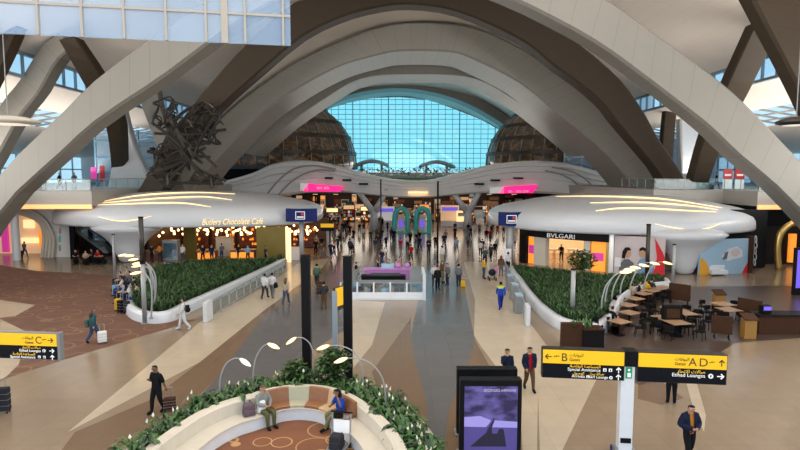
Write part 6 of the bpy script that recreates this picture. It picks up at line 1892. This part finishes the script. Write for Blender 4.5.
for k, (px, py, mm, lab) in enumerate([(118.5, 311, 'c_yellow', 'yellow hard case standing by the resting travellers'), (121, 313, 'blackmatt', 'black case nearest the walkway by the resting travellers'), (127, 313.5, 'c_charcoal', 'charcoal case leaning by the planter tip'), (117, 303, 'c_navy', 'navy case in the luggage cluster'), (115.5, 296, 'c_sky', 'pale blue case in the luggage cluster'), (116, 289, 'c_black', 'black case at the back of the luggage cluster'), (131, 309, 'c_royal', 'royal blue case close to the planter curb')]):
    suitcase(G(px, py), R(fr.uniform(-50, 50)), mm, lab, .7)
# café guests and dark recess
for k, (px, py, a, lab) in enumerate([(632, 304, 'beige', 'in beige at the bench tables'), (639, 301.5, 'navy', 'in navy at the bench tables'), (646, 299, 'yellow', 'in yellow at the bench tables'), (651, 298, 'charcoal', 'in charcoal at the bench tables'), (612, 331, 'black', 'in black nearest the planter box')]):
    far_person(px, py, 'sit', R(fr.uniform(60, 130)), a, 'black', 'guest ' + lab)
for k, (px, py, a) in enumerate([(76, 264, 'black'), (86, 265, 'beige'), (92, 263, 'charcoal'), (98, 264, 'red'), (104, 264, 'black')]):
    far_person(px, py, 'sit', R(fr.uniform(-60, 60)), a, 'black', 'seated guest in %s before the escalator recess' % a + (' near the mast' if k == 0 else ''))
    st = empty('stool', G(px, py), 'dark stool under the guest in %s before the escalator' % a + (' near the mast' if k == 0 else ''), 'stool')
    m = MB(); m.cyl((0, 0, .1), .26, .33, 12); m.build('seat', M['blackmatt'], st); m = MB(); m.cyl((0, 0, 0), .2, .1, 12); m.build('base', M['black'], st)
# kiosk customers
for px, py, a, b, lab in [(378, 281, 'navy', 'charcoal', 'customer in navy behind the violet kiosk counter'), (389, 281, 'black', 'black', 'seller in black behind the violet kiosk counter'), (396, 281, 'beige', 'charcoal', 'customer in beige behind the violet kiosk counter'), (410, 280, 'charcoal', 'black', 'traveller in charcoal at the kiosk end panel'), (356, 284, 'black', 'black', 'seller in black at the near corner of the kiosk'), (382, 268, 'navy', 'jeans', 'shopper in navy beyond the kiosk'), (400, 277, 'pink', 'charcoal', 'shopper in pink at the kiosk')]:
    far_person(px, py, fr.choice(['stand', 'stand2']), R(fr.uniform(-180, 180)), a, b, lab)
# near crowd, told apart by place
for px, py, a, b, lab in [(299, 248, 'navy', 'charcoal', 'traveller in navy by the white end of the chocolate shop'), (297, 246, 'black', 'black', 'traveller in black by the white end of the chocolate shop'), (491, 262, 'charcoal', 'black', 'traveller in charcoal near the navy sign column'), (485, 266, 'teal', 'black', 'traveller in teal near the navy sign column'), (495, 258, 'black', 'charcoal', 'traveller in black behind the stroller group'),
                          (490, 243, 'red', 'charcoal', 'traveller in a red top walking towards the sale screen'), (514, 250, 'white', 'navy', 'traveller in white behind the navy sign column'), (411, 262, 'red', 'charcoal', 'traveller with a red bag beyond the kiosk'), (455, 240, 'black', 'black', 'traveller in black by the bright promotion column')]:
    far_person(px, py, fr.choice(['walk', 'walk2', 'stand']), R(fr.choice([0, 180]) + fr.uniform(-30, 30)), a, b, lab)
# the crowd
taken = []
tops = ['black'] * 6 + ['navy'] * 3 + ['charcoal'] * 4 + ['white'] * 3 + ['grey', 'grey', 'beige', 'red', 'brown', 'sky', 'teal']
words_ = {'black': 'black', 'navy': 'navy', 'charcoal': 'charcoal', 'white': 'white', 'grey': 'grey', 'beige': 'beige', 'red': 'red', 'brown': 'brown', 'sky': 'pale blue', 'teal': 'teal', 'orange': 'orange', 'pink': 'pink'}
n_ = 0
while n_ < 190:
    py = 211 + 49 * fr.random() ** 1.7
    f = (py - 211) / 49
    px = fr.uniform(306 + 6 * f, 516 - 20 * f)
    if fr.random() < .45: px = fr.uniform(310, 420)
    g = gp(px, py)
    if any((g.x - t[0]) ** 2 + (g.y - t[1]) ** 2 < .8 for t in taken): continue
    if 392 < px < 434 and 231 < py < 240: continue
    if py > 250 and 335 < px < 425 and py > 256: continue
    taken.append((g.x, g.y)); n_ += 1
    c = fr.choice(tops)
    far_person(px, py, fr.choice(['stand', 'stand2', 'walk', 'walk2']), R(fr.choice([0, 180, 180]) + fr.uniform(-50, 50)), c, fr.choice(['black', 'charcoal', 'jeans', 'navy', 'grey']),
               'traveller in %s in the crowd beyond the kiosk' % words_[c], 'travellers in %s in the crowd' % words_[c], skin=fr.choice(['skin', 'skin', 'skin_d']), scale=fr.uniform(.92, 1.05))

# ------------------------------------------------------------------ light
w = bpy.data.worlds.new('sky'); scene.world = w; w.use_nodes = True
nt = w.node_tree; bg = nt.nodes['Background']
tc = nt.nodes.new('ShaderNodeTexCoord'); sp = nt.nodes.new('ShaderNodeSeparateXYZ'); cr = nt.nodes.new('ShaderNodeValToRGB')
nt.links.new(tc.outputs['Generated'], sp.inputs[0]); nt.links.new(sp.outputs[2], cr.inputs[0]); nt.links.new(cr.outputs[0], bg.inputs['Color'])
cr.color_ramp.elements[0].position = .0; cr.color_ramp.elements[0].color = (.82, .92, .98, 1)
cr.color_ramp.elements[1].position = .45; cr.color_ramp.elements[1].color = (.42, .66, .92, 1)
bg.inputs['Strength'].default_value = 1.3
def area(name, loc, rot, sx, sy, rad, c=(1, 1, 1)):
    l = bpy.data.lights.new(name, 'AREA'); l.shape = 'RECTANGLE'; l.size = sx; l.size_y = sy
    l.energy = rad * math.pi * sx * sy; l.color = c
    o = bpy.data.objects.new(name, l); col.objects.link(o); o.location = loc; o.rotation_euler = rot
    return o
area('window_light', (0, -5, 13), (R(102), 0, 0), 60, 14, 2.0, (.92, .96, 1))
area('roof_light', (0, 22, 25), (0, 0, 0), 40, 34, 1.7, (1, .93, .84))  # added overhead fill where the window light is too weak
area('terrace_uplight_east', (38.5, 20, 8.5), (0, R(140), 0), 7, 56, 11, (1, .95, .88))  # added fill to brighten the main ceiling
area('terrace_uplight_west', (-38.5, 20, 8.5), (0, R(-140), 0), 7, 56, 11, (1, .95, .88))  # added fill, the same for the other half of the ceiling
for sx_ in (1, -1):
    area('aisle_uplight', (40 * sx_, 64, 8.7), (R(180), 0, 0), 1.6, 40, 13, (1, .94, .86))  # added strip-shaped fill to brighten the side ceilings
area('concourse_light', (0, 106, 5.2), (0, 0, 0), 46, 32, 1.1, (1, .80, .60))
area('cafe_shop_light', (-17, 61, 3.3), (0, 0, 0), 15, 7, 1.1, (1, .55, .24))
area('jewel_shop_light', (17, 56, 3.1), (0, 0, 0), 11, 6, 3.0, (1, .72, .42))
area('vault_uplight', (1, 103, 7.4), (R(207), 0, 0), 40, 16, 4.0, (1, .95, .88))  # added fill hidden behind the bridge, brightens vault and arches

scene.view_settings.view_transform = 'Standard'
scene.view_settings.look = 'None'
scene.view_settings.gamma = 1
scene.view_settings.exposure = 0.0
scene.cycles.use_denoising = True
scene.cycles.max_bounces = 8
scene.cycles.transparent_max_bounces = 16
scene.cycles.sample_clamp_indirect = 4
